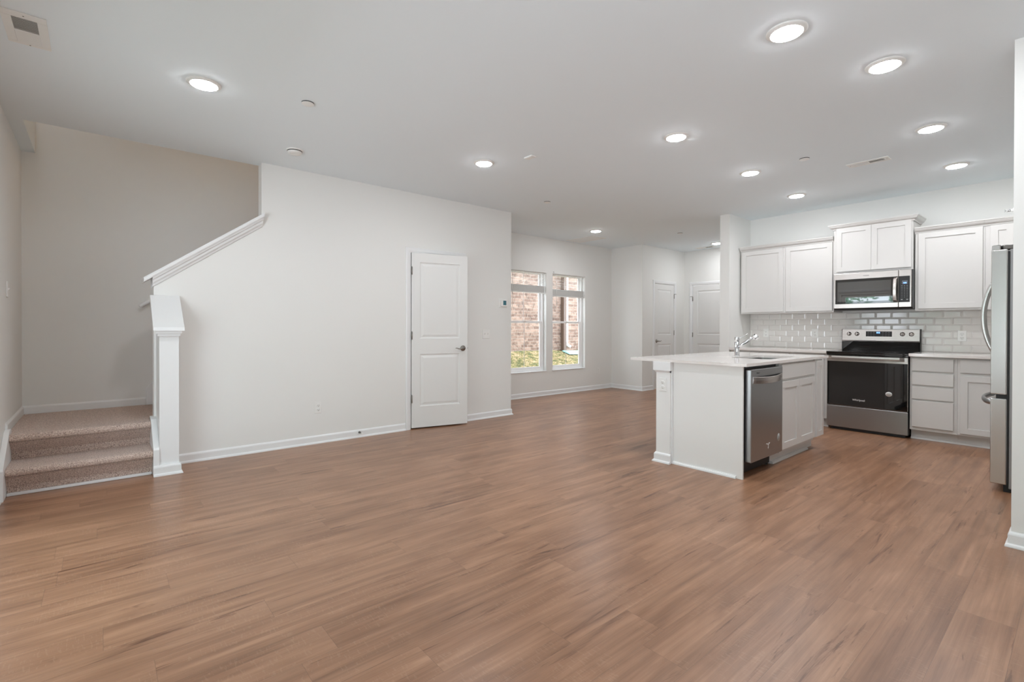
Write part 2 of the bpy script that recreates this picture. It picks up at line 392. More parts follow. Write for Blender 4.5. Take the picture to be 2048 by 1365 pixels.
# window wall (also the stairwell's far wall)
W1, W2 = (5.075, 5.94), (6.097, 6.955); WZ0, WZ1 = 0.428, 2.135
mb = MB()
mb.box(XL, W1[0], YW, YW+0.14, 0, H); mb.box(W1[1], W2[0], YW, YW+0.14, 0, H); mb.box(W2[1], 7.86, YW, YW+0.14, 0, H)
for a, b_ in (W1, W2): mb.box(a, b_, YW, YW+0.14, 0, WZ0); mb.box(a, b_, YW, YW+0.066, WZ1, H); mb.box(a, b_, YW+0.066, YW+0.14, WZ1+0.045, H)
mb.box(XL, 4.26, YW, YW+0.14, H, 5.4)
struct('wall_window', mb, M_WALL)
# stair wall: sloped half wall rising to the full-height wall, with a doorway
D1a, D1b, DZ = 2.735, 3.465, 2.06
mb = MB()
mb.prism([(0.345, 0), (1.172, 0), (1.172, 2.155), (0.345, 1.545)], YS, YS+0.12, 'y')
mb.box(1.172, D1a, YS, YS+0.12, 0, H); mb.box(D1b, 4.26, YS, YS+0.12, 0, H); mb.box(D1a, D1b, YS, YS+0.12, DZ, H)
mb.box(4.14, 4.26, YS+0.12, YW, 0, H)
struct('wall_stairs', mb, M_WALL)
mb = MB(); mb.box(-0.44, 4.14, YS+0.06, YS+0.12, H+0.3, 5.4); mb.box(4.14, 4.26, YS+0.06, YW, H+0.3, 5.4); mb.box(XL, 4.26, YS+0.06, 6.25, 5.4, 5.5)
struct('wall_upper', mb, M_STAIRW)
# small wall beside the living room, closet wall, entry wall
mb = MB(); mb.box(7.74, 7.86, 5.395, YW, 0, H); struct('wall_bump', mb, M_WALL)
D2a, D2b = 8.13, 8.83
mb = MB(); mb.box(7.86, D2a, 5.395, 5.515, 0, H); mb.box(D2b, 9.32, 5.395, 5.515, 0, H); mb.box(D2a, D2b, 5.395, 5.515, 2.05, H); struct('wall_closet', mb, M_WALL)
D3a, D3b = 4.32, 5.225
mb = MB(); mb.box(9.2, 9.32, 3.19, D3a, 0, H); mb.box(9.2, 9.32, D3b, 5.395, 0, H); mb.box(9.2, 9.32, D3a, D3b, 2.05, H); struct('wall_entry', mb, M_WALL)
# kitchen end wall stub and hall wall
mb = MB(); mb.box(6.565, 9.2, 3.18, 3.312, 0, H); struct('wall_pillar', mb, M_WALL)
mb = MB(); mb.box(7.2, 7.32, 0.35, 3.18, 0, H); struct('wall_kitchen', mb, M_WALL)
mb = MB(); mb.box(6.6, 7.32, -0.45, 0.47, 0, H); mb.box(3.89, 6.6, -0.57, -0.45, 0, H); struct('wall_fridge', mb, M_WALL)
mb = MB(); mb.box(3.772, 3.89, -1.52, 0.27, 0, H); struct('wall_right', mb, M_WALL)
mb = MB(); mb.box(XL, 3.772, -1.52, -1.4, 0, H)
struct('wall_back', mb, M_WALL)

# baseboards: profile (out, up) with a shoe moulding at the floor
BB = [(0, 0), (0.024, 0), (0.024, 0.006), (0.021, 0.014), (0.0135, 0.019), (0.0125, 0.022), (0.0125, 0.066), (0.010, 0.074), (0.0035, 0.083), (0, 0.083)]
def bb(name, runs, z=0.0, prof=BB):
    mb = MB()
    for (x0, y0, x1, y1, nx, ny, e0, e1) in runs:
        d = Vector((x1-x0, y1-y0, 0)).normalized()
        def P(px, py, s_, e): return lambda p: Vector((px+nx*p[0], py+ny*p[0], z+p[1])) + d*(s_*e*p[0])
        mb.loft(prof, P(x0, y0, -1, e0), P(x1, y1, 1, e1))
    return struct(name, mb, M_TRIM)
E_ = 1   # e: +1 outside mitre, -1 inside mitre, 0 square
bb('baseboard_stairs', [(0.49, YS, 2.675, YS, 0, -1, 0, 0), (3.53, YS, 4.26, YS, 0, -1, 0, 1), (4.26, YS, 4.26, YW, 1, 0, 1, -1)])
bb('baseboard_window', [(4.26, YW, 7.74, YW, 0, -1, -1, -1)])
bb('baseboard_bump', [(7.74, YW, 7.74, 5.395, -1, 0, -1, 1), (7.74, 5.395, 8.07, 5.395, 0, -1, 1, 0)])
bb('baseboard_entry', [(8.895, 5.395, 9.2, 5.395, 0, -1, 0, -1), (9.2, 5.395, 9.2, 5.29, -1, 0, -1, 0), (9.2, 4.255, 9.2, 3.312, -1, 0, 0, -1)])
bb('baseboard_right', [(3.772, -1.4, 3.772, 0.27, -1, 0, -1, 1), (3.772, 0.27, 3.89, 0.27, 0, 1, 1, 0)])
bb('baseboard_pillar', [(6.565, 3.18, 6.565, 3.312, -1, 0, 0, 1), (6.565, 3.312, 9.2, 3.312, 0, 1, 1, -1)])
bb('baseboard_left', [(XL, -1.4, XL, P0-0.06, 1, 0, -1, 0), (XL, P1+0.06, XL, 4.71, 1, 0, 0, 0)])
bb('baseboard_back', [(XL, -1.4, 3.772, -1.4, 0, 1, -1, -1)])
BB2 = [(0, 0), (0.0125, 0), (0.0125, 0.058), (0.009, 0.066), (0.003, 0.074), (0, 0.074)]
bb('baseboard_landing', [(XL, YW, 0.35, YW, 0, -1, -1, 0), (XL, 5.10, XL, YW, 1, 0, 0, -1)], z=0.402, prof=BB2)

# ------------------------------------------------------------------ casing and doors
CAS = [(0, 0), (0.060, 0), (0.060, 0.010), (0.052, 0.0155), (0.020, 0.0135), (0.012, 0.010), (0.004, 0.009), (0, 0.006)]   # (across from the inner edge, out)
def casing(mb, x0, x1, zt, z0=0.0):
    """casing around an opening x0..x1 in a local frame whose wall face is y=0"""
    n = len(CAS)
    for sgn, xe in ((-1, x0), (1, x1)):
        mb.loft(CAS, lambda p: Vector((xe+sgn*p[0], -p[1], z0)), lambda p: Vector((xe+sgn*p[0], -p[1], zt+p[0])))
    mb.loft(CAS, lambda p: Vector((x0-p[0], -p[1], zt+p[0])), lambda p: Vector((x1+p[0], -p[1], zt+p[0])))
def panel_door(T, wd, ht, th=0.035):
    """two-panel moulded door leaf, front at local y=0"""
    mb = MB(T)
    st = 0.098; rails = [(0.245, 0.855), (1.035, ht-0.105)]
    for side in (0, 1):
        b = bmesh.new()
        def V(x, z, d): return b.verts.new((x if side == 0 else x, d if side == 0 else th-d, z))
        xs = [0, st, wd-st, wd]; zs = [0, rails[0][0], rails[0][1], rails[1][0], rails[1][1], ht]
        g = [[V(x, z, 0) for x in xs] for z in zs]
        for r in range(5):
            for c in range(3):
                q = [g[r][c], g[r][c+1], g[r+1][c+1], g[r+1][c]]
                if c == 1 and r in (1, 3):
                    x0, x1, z0, z1 = xs[1], xs[2], zs[r], zs[r+1]; prev = q
                    for ins, dp in ((0.006, 0.007), (0.016, 0.009), (0.020, 0.009), (0.046, 0.0025)):
                        cur = [V(x0+ins, z0+ins, dp), V(x1-ins, z0+ins, dp), V(x1-ins, z1-ins, dp), V(x0+ins, z1-ins, dp)]
                        for k in range(4): b.faces.new((prev[k], prev[(k+1) % 4], cur[(k+1) % 4], cur[k]))
                        prev = cur
                    b.faces.new(prev)
                else: b.faces.new(q)
        if side: bmesh.ops.reverse_faces(b, faces=b.faces)
        mb._add(b)
    # edges
    b = bmesh.new(); f = [b.verts.new(p) for p in ((0, 0, 0), (wd, 0, 0), (wd, 0, ht), (0, 0, ht))]; k = [b.verts.new((v.co.x, th, v.co.z)) for v in f]
    for i in range(4): b.faces.new((f[(i+1) % 4], f[i], k[i], k[(i+1) % 4]))
    mb._add(b); bmesh.ops.remove_doubles(mb.bm, verts=mb.bm.verts, dist=1e-5)
    return mb
def lever(T, x, z, to, parent, m=M_NICKEL):
    """lever handle: rose at (x,z), lever pointing to +-x"""
    mb = MB(T); mb.lathe([(0, -0.001), (0.033, -0.001), (0.034, -0.006), (0.028, -0.012), (0.014, -0.015), (0.0115, -0.045), (0, -0.048)], (x, 0, z), 'y', 28)
    obj('door_handle', mb, m, parent)
    mb = MB(T)
    pts = [(x, -0.045, z), (x+to*0.02, -0.048, z-0.001), (x+to*0.045, -0.048, z-0.006), (x+to*0.07, -0.047, z-0.004), (x+to*0.092, -0.045, z+0.005), (x+to*0.108, -0.042, z+0.004)]
    mb.tube(pts, 0.007, 10, [0.010, 0.0095, 0.0075, 0.0065, 0.006, 0.004]); obj('lever', mb, m, parent)
def hinge(T, x, z, parent, stub=0, m=M_NICKEL):
    mb = MB(T); mb.tube([(x, -0.006, z-0.044), (x, -0.006, z+0.044)], 0.0062, 10); mb.lathe([(0.0045, 0), (0.0045, 0.006), (0, 0.008)], (x, -0.006, z+0.044), 'z', 10)
    mb.box(x-0.0005, x+0.009, -0.003, 0.0, z-0.044, z+0.044)
    if stub: mb.tube([(x, -0.006, z+0.046), (x+stub*0.03, -0.03, z+0.046), (x+stub*0.042, -0.03, z+0.046)], 0.004, 8)
    obj('hinge', mb, m, parent)

# door_1: closet door under the stairs, standing slightly ajar
d1 = sthing('door_1', (D1a, YS, 0)); T = FR(0, YS, 0, FY)
mb = MB(T); casing(mb, D1a+0.006, D1b-0.006, DZ-0.012); obj('casing', mb, M_TRIM, d1)
mb = MB(T); mb.box(D1a, D1a+0.012, 0, 0.12, 0, DZ); mb.box(D1b-0.012, D1b, 0, 0.12, 0, DZ); mb.box(D1a+0.012, D1b-0.012, 0, 0.12, DZ-0.012, DZ)
mb.box(D1a+0.012, D1a+0.024, 0.045, 0.08, 0, DZ-0.012); mb.box(D1b-0.024, D1b-0.012, 0.045, 0.08, 0, DZ-0.012); obj('jamb', mb, M_TRIM, d1)
T = Matrix.Translation((D1a+0.015, YS-0.012, 0.016)) @ Matrix.Rotation(math.radians(-12.9), 4, 'Z')
dl = obj('door_leaf', panel_door(T, 0.692, 2.030), M_DOOR, d1)
lever(T, 0.632, 0.915, -1, dl)
mb = MB(T); mb.box(0.692, 0.694, 0.008, 0.028, 0.88, 0.95); mb.box(0.692, 0.702, 0.012, 0.023, 0.905, 0.925, 0.003); obj('latch', mb, M_NICKEL, dl)
for z in (1.82, 1.07, 0.335): hinge(T, 0.001, z, dl)

# door_2: closed door beside the living room
d2 = sthing('door_2', (D2a, 5.395, 0)); T = FR(0, 5.395, 0, FY)
mb = MB(T); casing(mb, D2a+0.008, D2b-0.008, 2.043); obj('casing', mb, M_TRIM, d2)
mb = MB(T); mb.box(D2a, D2a+0.012, 0, 0.12, 0, 2.05); mb.box(D2b-0.012, D2b, 0, 0.12, 0, 2.05); mb.box(D2a+0.012, D2b-0.012, 0, 0.12, 2.038, 2.05); obj('jamb', mb, M_TRIM, d2)
T = FR(D2a+0.015, 5.399, 0.012, FY); dl = obj('door_leaf', panel_door(T, 0.670, 2.022), M_DOOR, d2)
lever(T, 0.062, 0.915, 1, dl)
for z in (1.80, 1.07, 0.33): hinge(T, 0.672, z, dl, 1 if z > 1.5 else 0)

# door_3: closed door at the end of the hall
d3 = sthing('door_3', (9.2, D3b, 0)); T = FR(9.2, D3b, 0, FX)
wd3 = D3b-D3a
mb = MB(T); casing(mb, 0.008, wd3-0.008, 2.043); obj('casing', mb, M_TRIM, d3)
mb = MB(T); mb.box(0, 0.012, 0, 0.12, 0, 2.05); mb.box(wd3-0.012, wd3, 0, 0.12, 0, 2.05); mb.box(0.012, wd3-0.012, 0, 0.12, 2.038, 2.05); obj('jamb', mb, M_TRIM, d3)
mb = MB(T); mb.box(0.012, wd3-0.012, 0.0, 0.12, 0, 0.0125); obj('light_stop_sill', mb, M_NICKEL, d3)  # strip added to block daylight leaking under the leaf
T = FR(9.204, D3b-0.016, 0.012, FX); dl = obj('door_leaf', panel_door(T, wd3-0.032, 2.022), M_DOOR, d3)
lever(T, wd3-0.10, 0.915, -1, dl)
for z in (1.76, 1.03, 0.33): hinge(T, -0.001, z, dl, -1 if z > 1.5 else 0)

# ------------------------------------------------------------------ windows
def window(name, a, b_):
    r = sthing(name, (a, YW+0.07, WZ0)); T = FR(0, YW+0.07, 0, FY)
    g = 0.004
    x0, x1, z0, z1 = a+g, b_-g, WZ0+g, WZ1+0.041
    mb = MB(T)
    for q in ((x0, x0+0.035, z0, z1), (x1-0.035, x1, z0, z1), (x0+0.035, x1-0.035, z0, z0+0.03), (x0+0.035, x1-0.035, z1-0.035, z1)): mb.box(q[0], q[1], 0, 0.065, q[2], q[3], 0.003)
    mb.box(x0+0.035, x0+0.043, 0.022, 0.03, z0+0.03, z1-0.035); mb.box(x1-0.043, x1-0.035, 0.022, 0.03, z0+0.03, z1-0.035)
    obj('window_frame', mb, M_VINYL, r)
    zm = 1.262
    for nm, yo, za, zb in (('lower_sash', 0.006, z0+0.03, zm+0.035), ('upper_sash', 0.034, zm, z1-0.035)):
        xa, xb = x0+0.037, x1-0.037; rl = 0.038
        mb = MB(T)
        for q in ((xa, xa+rl, za, zb), (xb-rl, xb, za, zb), (xa+rl, xb-rl, za, za+0.045 if nm[0] == 'l' else za+0.035), (xa+rl, xb-rl, zb-0.035, zb)): mb.box(q[0], q[1], yo, yo+0.026, q[2], q[3], 0.003)
        s_ = obj(nm, mb, M_VINYL, r)
        xm = (xa+xb)/2
        mb = MB(T); mb.box(xm-0.004, xm+0.004, yo+0.0125, yo+0.0145, za+0.04, zb-0.03); obj('grille_bar', mb, M_TRIM, s_)
        mb = MB(T); mb.box(xa+rl-0.004, xb-rl+0.004, yo+0.0170, yo+0.0205, za+0.03, zb-0.03); obj('pane', mb, M_GLASS, s_)
    mb = MB(T); mb.box((x0+x1)/2-0.03, (x0+x1)/2+0.03, -0.008, 0.006, zm+0.026, zm+0.038, 0.003); obj('sash_lock', mb, M_PLASTIC, r)
    return r
window('window_1', *W1); window('window_2', *W2)
# white boards lining the bottom of each window recess
for i, (a, b_) in enumerate((W1, W2)):
    mb = MB(); mb.box(a-0.012, b_+0.012, YW-0.012, YW+0.07, WZ0-0.006, WZ0+0.006, 0.003); struct('trim_%d' % (i+1), mb, M_TRIM)

# mini blinds drawn part way up
def blind(a, b_, zt, label, tilt):
    r = thing('window_blind', label, 'window blind', ((a+b_)/2, YW+0.035, WZ1), 'half-raised blinds on the two living room windows')
    x0, x1 = a+0.012, b_-0.012; T = FR(0, YW+0.035, 0, FY)
    mb = MB(T); mb.box(x0, x1, -0.014, 0.018, WZ1-0.018, WZ1-0.002, 0.002); obj('headrail', mb, M_BLIND, r)
    zb = zt-0.13
    mb = MB(T); z = WZ1-0.034; k = 0
    while z > zt+0.02 and k < 40:
        b = bmesh.new(); n = 5
        vs = []
        for i in range(n):
            u = -0.0125+0.025*i/(n-1); cz = 0.0022*(1-(u/0.0125)**2)
            yy = u*math.cos(tilt)-cz*math.sin(tilt); zz = u*math.sin(tilt)+cz*math.cos(tilt)
            vs.append((b.verts.new((x0+0.004, yy, z+zz)), b.verts.new((x1-0.004, yy, z+zz))))
        for i in range(n-1): b.faces.new((vs[i][0], vs[i][1], vs[i+1][1], vs[i+1][0]))
        bmesh.ops.solidify(b, geom=list(b.faces), thickness=0.0012)
        mb._add(b); z -= 0.0205; k += 1
    obj('slats', mb, M_BLIND, r)
    mb = MB(T); z = zb+0.014
    while z < zt: mb.box(x0+0.004, x1-0.004, -0.0125, 0.0125, z, z+0.0028, 0.001, 1); z += 0.0042
    obj('slat_stack', mb, M_BLIND, r)
    mb = MB(T); mb.box(x0+0.002, x1-0.002, -0.0135, 0.0135, zb, zb+0.013, 0.003); obj('bottom_rail', mb, M_BLIND, r)
    for x in (x0+0.15, (x0+x1)/2, x1-0.15):
        mb = MB(T); mb.tube([(x, -0.013, WZ1-0.02), (x, -0.0138, zb+0.004), (x, -0.0135, zb-0.0005), (x, 0.0135, zb-0.0005), (x, 0.0138, zb+0.004), (x, 0.013, WZ1-0.02)], 0.0008, 6); obj('ladder_cord', mb, M_PLASTIC, r)
    mb = MB(T); mb.tube([(x0+0.09, -0.022, WZ1-0.03), (x0+0.09, -0.024, 1.52)], 0.003, 6); obj('tilt_wand', mb, M_PLASTIC, r)
    return r
blind(W1[0], W1[1], 1.905, 'white mini blind half raised in the window nearer the stair wall corner', 0.25)
blind(W2[0], W2[1], 1.865, 'white mini blind half raised in the far window showing the downspout', 0.0)
mb = MB(); mb.tube([(6.105, YW-0.001, 2.165), (6.105, YW-0.02, 2.165), (6.105, YW-0.024, 2.15)], 0.003, 6)
tag(obj('wall_hook', mb, M_DARKMET, None), 'tiny dark hook above the top left corner of the far window', 'hook')

# patio door in the left wall, plus a window added for light (both unseen)
d4 = sthing('door_4', (XL, (P0+P1)/2, 0)); T = FR(XL, P0, 0, PI/2)      # local x along +Y, y away towards -X
L_ = P1-P0
mb = MB(T); casing(mb, 0.0, L_, PZ-0.002)
obj('casing', mb, M_TRIM, d4)
mb = MB(T)
for q in ((0.003, 0.05, 0.0, PZ-0.003), (L_-0.05, L_-0.003, 0.0, PZ-0.003), (0.05, L_-0.05, 0.0, 0.04), (0.05, L_-0.05, PZ-0.05, PZ-0.003)): mb.box(q[0], q[1], 0.02, 0.12, q[2], q[3])
obj('door_frame', mb, M_PLASTIC, d4)
for yo, a, b_ in ((0.03, 0.05, L_/2+0.035), (0.075, L_/2-0.035, L_-0.05)):
    mb = MB(T)
    for q in ((a, a+0.07, 0.04, PZ-0.05), (b_-0.07, b_, 0.04, PZ-0.05), (a+0.07, b_-0.07, 0.04, 0.13), (a+0.07, b_-0.07, PZ-0.12, PZ-0.05)): mb.box(q[0], q[1], yo, yo+0.035, q[2], q[3], 0.003)
    s_ = obj('sliding_panel', mb, M_PLASTIC, d4)
    mb = MB(T); mb.box(a+0.066, b_-0.066, yo+0.016, yo+0.019, 0.126, PZ-0.116); obj('pane', mb, M_GLASS, s_)
w3 = sthing('window_added_fill', (XL, (R0+R1)/2, RZ0)); T = FR(XL-0.02, R0, 0, PI/2); L_ = R1-R0
mb = MB(T)
for q in ((0.003, 0.05, RZ0+0.003, RZ1-0.003), (L_-0.05, L_-0.003, RZ0+0.003, RZ1-0.003), (0.05, L_-0.05, RZ0+0.003, RZ0+0.05), (0.05, L_-0.05, RZ1-0.05, RZ1-0.003), (L_/2-0.03, L_/2+0.03, RZ0+0.05, RZ1-0.05)): mb.box(q[0], q[1], 0.01, 0.08, q[2], q[3])
obj('window_frame', mb, M_PLASTIC, w3)
mb = MB(T); mb.box(0.046, L_-0.046, 0.045, 0.048, RZ0+0.046, RZ1-0.046); obj('pane', mb, M_GLASS, w3)

# ------------------------------------------------------------------ stairs
ZL = 0.402
st = thing('carpeted_stairs', 'beige speckled carpet stairs and landing beside the white half wall', 'stairs', (-0.1, 4.84, 0))
def stair_profile(mb, pts_yz, x0, x1): mb.prism(pts_yz, x0, x1, 'x')
def nose(yb, yf, z0, zt, yback):
    """section of one carpeted step: riser leaning out to a round nosing, then the tread"""
    r = 0.028; p = [(yb, z0), (yb-0.012, z0+0.3*(zt-z0)), (yf+0.028, zt-0.068), (yf+0.012, zt-0.055)]
    for k in range(7):
        a = -PI/2+PI*k/6*1.0
        p.append((yf+0.020-0.022*math.cos(a)*1.0, zt-0.027+0.027*math.sin(a)))
    p += [(yback, zt), (yback, z0)]
    return p
SX0, SX1 = -0.498, 0.319
mb = MB(); stair_profile(mb, nose(4.862, 4.768, 0.0, 0.201, 5.30), SX0, SX1); obj('step', mb, M_CARPET, st)
mb = MB(); stair_profile(mb, nose(5.115, 4.985, 0.19, ZL, YW-0.014), SX0, SX1); stair_profile(mb, [(5.19, 0.05), (5.19, ZL), (YW-0.018, ZL), (YW-0.018, 0.05)], SX1, 0.455)
mb.box(XL+0.013, SX0, 5.10, YW-0.014, 0.05, ZL); obj('landing', mb, M_CARPET, st)
nst = 12; rise, run = 0.19, 0.262
for i in range(nst):
    x = 0.455+run*i; z0 = ZL+rise*i; zt = z0+rise
    mb = MB(); mb.prism([(x, z0-0.1), (x-0.005, zt-0.06), (x-0.028, zt-0.035), (x-0.028, zt-0.012), (x-0.012, zt), (x+run+0.02, zt), (x+run+0.02, zt-0.12)], 5.19, YW-0.022, 'y'); obj('upper_step', mb, M_CARPET, st)
# skirt boards beside the two lower steps
def skirt(name, x0, x1, o):
    mb = MB(); mb.prism([(4.70+o, 0), (5.12, 0), (5.12, 0.43), (5.045, 0.43), (5.00, 0.418), (4.712+o, 0.222), (4.70+o, 0.205)], x0, x1, 'x', 0.002); return struct(name, mb, M_TRIM)
skirt('trim_3', XL+0.001, -0.499, 0.0); skirt('trim_4', 0.320, 0.3595, 0.055)
mb = MB(); mb.box(-0.499, 0.316, 4.835, 4.858, 0.0, 0.022, 0.006); struct('trim_5', mb, M_TRIM)
# skirt board climbing the far wall
mb = MB(); sl = rise/run
for (o, t) in ((0.0, 0.0), ):
    mb.prism([(0.352, ZL-0.02), (0.352, 0.565), (0.39, 0.612), (3.6, 0.612+3.21*sl), (3.6, 0.35+3.21*sl), (0.46, ZL-0.02)], YW-0.016, YW, 'y', 0.002)
struct('trim_6', mb, M_TRIM)

# sloped cap on the stair half wall
def slope_cap():
    r = sthing('trim_7', (0.345, YS, 1.55)); m_ = 0.7335
    top = [(-0.078, -0.030), (-0.082, -0.022), (-0.082, -0.010), (-0.076, 0), (0.196, 0), (0.200, -0.008), (0.200, -0.030)]
    crn = [(-0.001, -0.030), (-0.066, -0.030), (-0.062, -0.044), (-0.046, -0.052), (-0.040, -0.068), (-0.024, -0.078), (-0.016, -0.092), (-0.001, -0.096)]
    crn2 = [(0.121-a, b) for a, b in crn]
    def zc(x): return 1.640+m_*(x-0.345)
    for nm, pr, xa, xb in (('cap_board', top, 0.275, 1.180), ('moulding', crn, 0.335, 1.176), ('moulding', crn2, 0.335, 1.172)):
        mb = MB(); mb.loft(pr, lambda p: Vector((xa, YS+p[0], zc(xa)+p[1]*1.24)), lambda p: Vector((xb, YS+p[0], zc(xb)+p[1]*1.24))); obj(nm, mb, M_TRIM, r)
slope_cap()
# low newel wall at the foot of the stairs with its own sloped cap
mb = MB(); mb.prism([(4.772, 0), (YS, 0), (YS, 1.42), (4.772, 1.175)], 0.360, 0.490, 'x'); 
struct('wall_newel', mb, M_TRIM)
mb = MB()
mb.prism([(4.716, 1.150), (4.722, 1.178), (5.045, 1.448), (YS, 1.448), (YS, 1.418)], 0.318, 0.524, 'x', 0.003)
mb.prism([(4.735, 1.128), (4.735, 1.165), (YS, 1.43), (YS, 1.39)], 0.336, 0.508, 'x', 0.003)
mb.prism([(4.750, 1.108), (4.750, 1.150), (YS, 1.41), (YS, 1.36)], 0.347, 0.500, 'x', 0.003)
struct('trim_8', mb, M_TRIM)
mb = MB()
mb.loft([(-0.017, 0)]+BB[1:-1]+[(-0.017, 0.083)], lambda p: Vector((0.3195, 4.7545-p[0], p[1])), lambda p: Vector((0.49+max(p[0], 0), 4.7545-p[0], p[1])))
mb.loft(BB, lambda p: Vector((0.49+p[0], 4.7545-p[0], p[1])), lambda p: Vector((0.49+p[0], YS-0.024, p[1])))
struct('baseboard_newel', mb, M_TRIM)

# handrail on the stairwell's far wall
hr = thing('handrail', 'round white handrail on the far stairwell wall behind the half wall', 'handrail', (0.30, 6.04, 1.38))
mb = MB(); mb.tube([(0.297, 6.04, 1.383), (0.300, 6.04, 1.385), (0.306, 6.04, 1.3895), (3.3, 6.04, 1.385+3.0*sl)], 0.021, 14, [0.010, 0.018, 0.0215, 0.0215]); obj('rail', mb, M_TRIM, hr)
for x in (0.62, 2.0, 3.1):
    z = 1.385+(x-0.3)*sl
    mb = MB(); mb.tube([(x, YW-0.001, z-0.07), (x, 6.06, z-0.065), (x, 6.042, z-0.018)], 0.006, 8); mb.lathe([(0.026, 0), (0.026, -0.004), (0, -0.006)], (x, YW, z-0.07), 'y', 20); obj('bracket', mb, M_NICKEL, hr)

# ------------------------------------------------------------------ ceiling fixtures
def rlight(x, y, label):
    if rlight.src is None:
        r = thing('recessed_light', label, 'ceiling light', (x, y, H), 'round recessed ceiling lights'); rlight.src = r
        mb = MB(FR(x, y, H)); mb.lathe([(0.0975, 0.0), (0.098, -0.003), (0.092, -0.007), (0.084, -0.011), (0.078, -0.0135), (0.0745, -0.0135), (0.074, -0.010), (0.074, 0)], n=48); obj('trim_ring', mb, M_PLASTIC, r)
        mb = MB(FR(x, y, H)); mb.lathe([(0.0742, -0.0105), (0.0737, -0.0138), (0.070, -0.0165), (0.045, -0.0195), (0, -0.0205)], n=48); obj('lens', mb, M_LENS, r)
        return r
    return dup(rlight.src, (x, y, H), label)
rlight.src = None
for x, y, lb in [(0.511, 3.66, 'round recessed light nearest the stairwell opening in the ceiling'),
    (2.774, 3.70, 'round recessed light beside the small rectangular white ceiling plate'),
    (3.583, 2.18, 'round recessed light alone above the near end of the island overhang'),
    (6.08, 5.12, 'round recessed light above the two windows beside the flush return vent'),
    (8.634, 4.42, 'round recessed light half hidden behind the wall stub at the far hall'),
    (2.755, 1.035, 'largest round recessed light, nearest the camera at upper right'),
    (3.545, 0.79, 'round recessed light second nearest the camera, closest to the right wall end'),
    (4.93, 0.805, 'round recessed light in front of the fridge, beyond the slatted kitchen vent'),
    (6.235, 0.83, 'round recessed light nearest the upper cabinets above the fridge side'),
    (4.97, 2.20, 'round recessed light over the island sink, middle of the row of three'),
    (6.235, 2.225, 'smallest kitchen recessed light, nearest the wall stub and left upper cabinets')]:
    rlight(x, y, lb)
up = thing('upstairs_light', 'warm flush ceiling light at the top of the stairwell, out of view', 'ceiling light', (1.6, 5.65, 5.4))
mb = MB(FR(1.6, 5.65, 5.4)); mb.lathe([(0.15, 0), (0.15, -0.03), (0.14, -0.035), (0, -0.036)], n=32); obj('base', mb, M_PLASTIC, up)
mb = MB(FR(1.6, 5.65, 5.4)); mb.lathe([(0.135, -0.036), (0.12, -0.07), (0.07, -0.09), (0, -0.095)], n=32); obj('lens', mb, mat('warm_lamp_lens', (255, 240, 220), 0.5, emit=(255, 205, 150), es=26), up)
def cover(x, y, label):
    mb = MB(FR(x, y, H)); mb.lathe([(0.030, -0.0005), (0.030, -0.006), (0.041, -0.006), (0.041, -0.009), (0.038, -0.010), (0, -0.0105)], n=32)
    r = thing('sprinkler_cover', label, 'sprinkler cover', (x, y, H), 'flat round sprinkler covers'); obj('cover_plate', mb, M_PLASTIC, r)
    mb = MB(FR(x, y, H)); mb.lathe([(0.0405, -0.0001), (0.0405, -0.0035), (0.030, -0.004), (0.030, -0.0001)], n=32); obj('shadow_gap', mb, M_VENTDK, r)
for a in [(1.105, 3.51, 'flat round sprinkler cover between the first recessed light and the stair wall'), (4.235, 4.345, 'flat round sprinkler cover above the end of the long white wall'),
          (4.945, 1.70, 'flat round sprinkler cover beside the slatted kitchen ceiling vent'), (7.28, 4.35, 'flat round sprinkler cover farthest away, over the hall opening')]: cover(*a)
sd = thing('smoke_detector', 'round white smoke detector on the ceiling near the stair wall', 'smoke detector', (1.312, 4.52, H))
mb = MB(FR(1.312, 4.52, H)); mb.lathe([(0.070, 0), (0.070, -0.008), (0.064, -0.010)], n=40); mb.lathe([(0.060, -0.010), (0.059, -0.024), (0.050, -0.034), (0.030, -0.037), (0, -0.037)], n=40); mb.lathe([(0.064, -0.010), (0.0, -0.0101)], n=40); obj('housing', mb, M_PLASTIC, sd)
mb = MB(FR(1.312, 4.52, H)); mb.lathe([(0.0605, -0.0105), (0.0605, -0.0165), (0.0595, -0.0165)], n=40); obj('vent_slot', mb, M_SLOT, sd)
cp = thing('ceiling_plate', 'small rectangular white cover plate on the ceiling between two recessed lights', 'cover plate', (2.995, 3.298, H))
mb = MB(); mb.box(2.966, 3.026, 3.246, 3.350, H-0.012, H, 0.005); obj('plate', mb, M_PLASTIC, cp)
mb = MB(); mb.box(2.975, 3.017, 3.262, 3.334, H-0.0135, H-0.011, 0.001); obj('raised_face', mb, M_PLASTIC, cp)

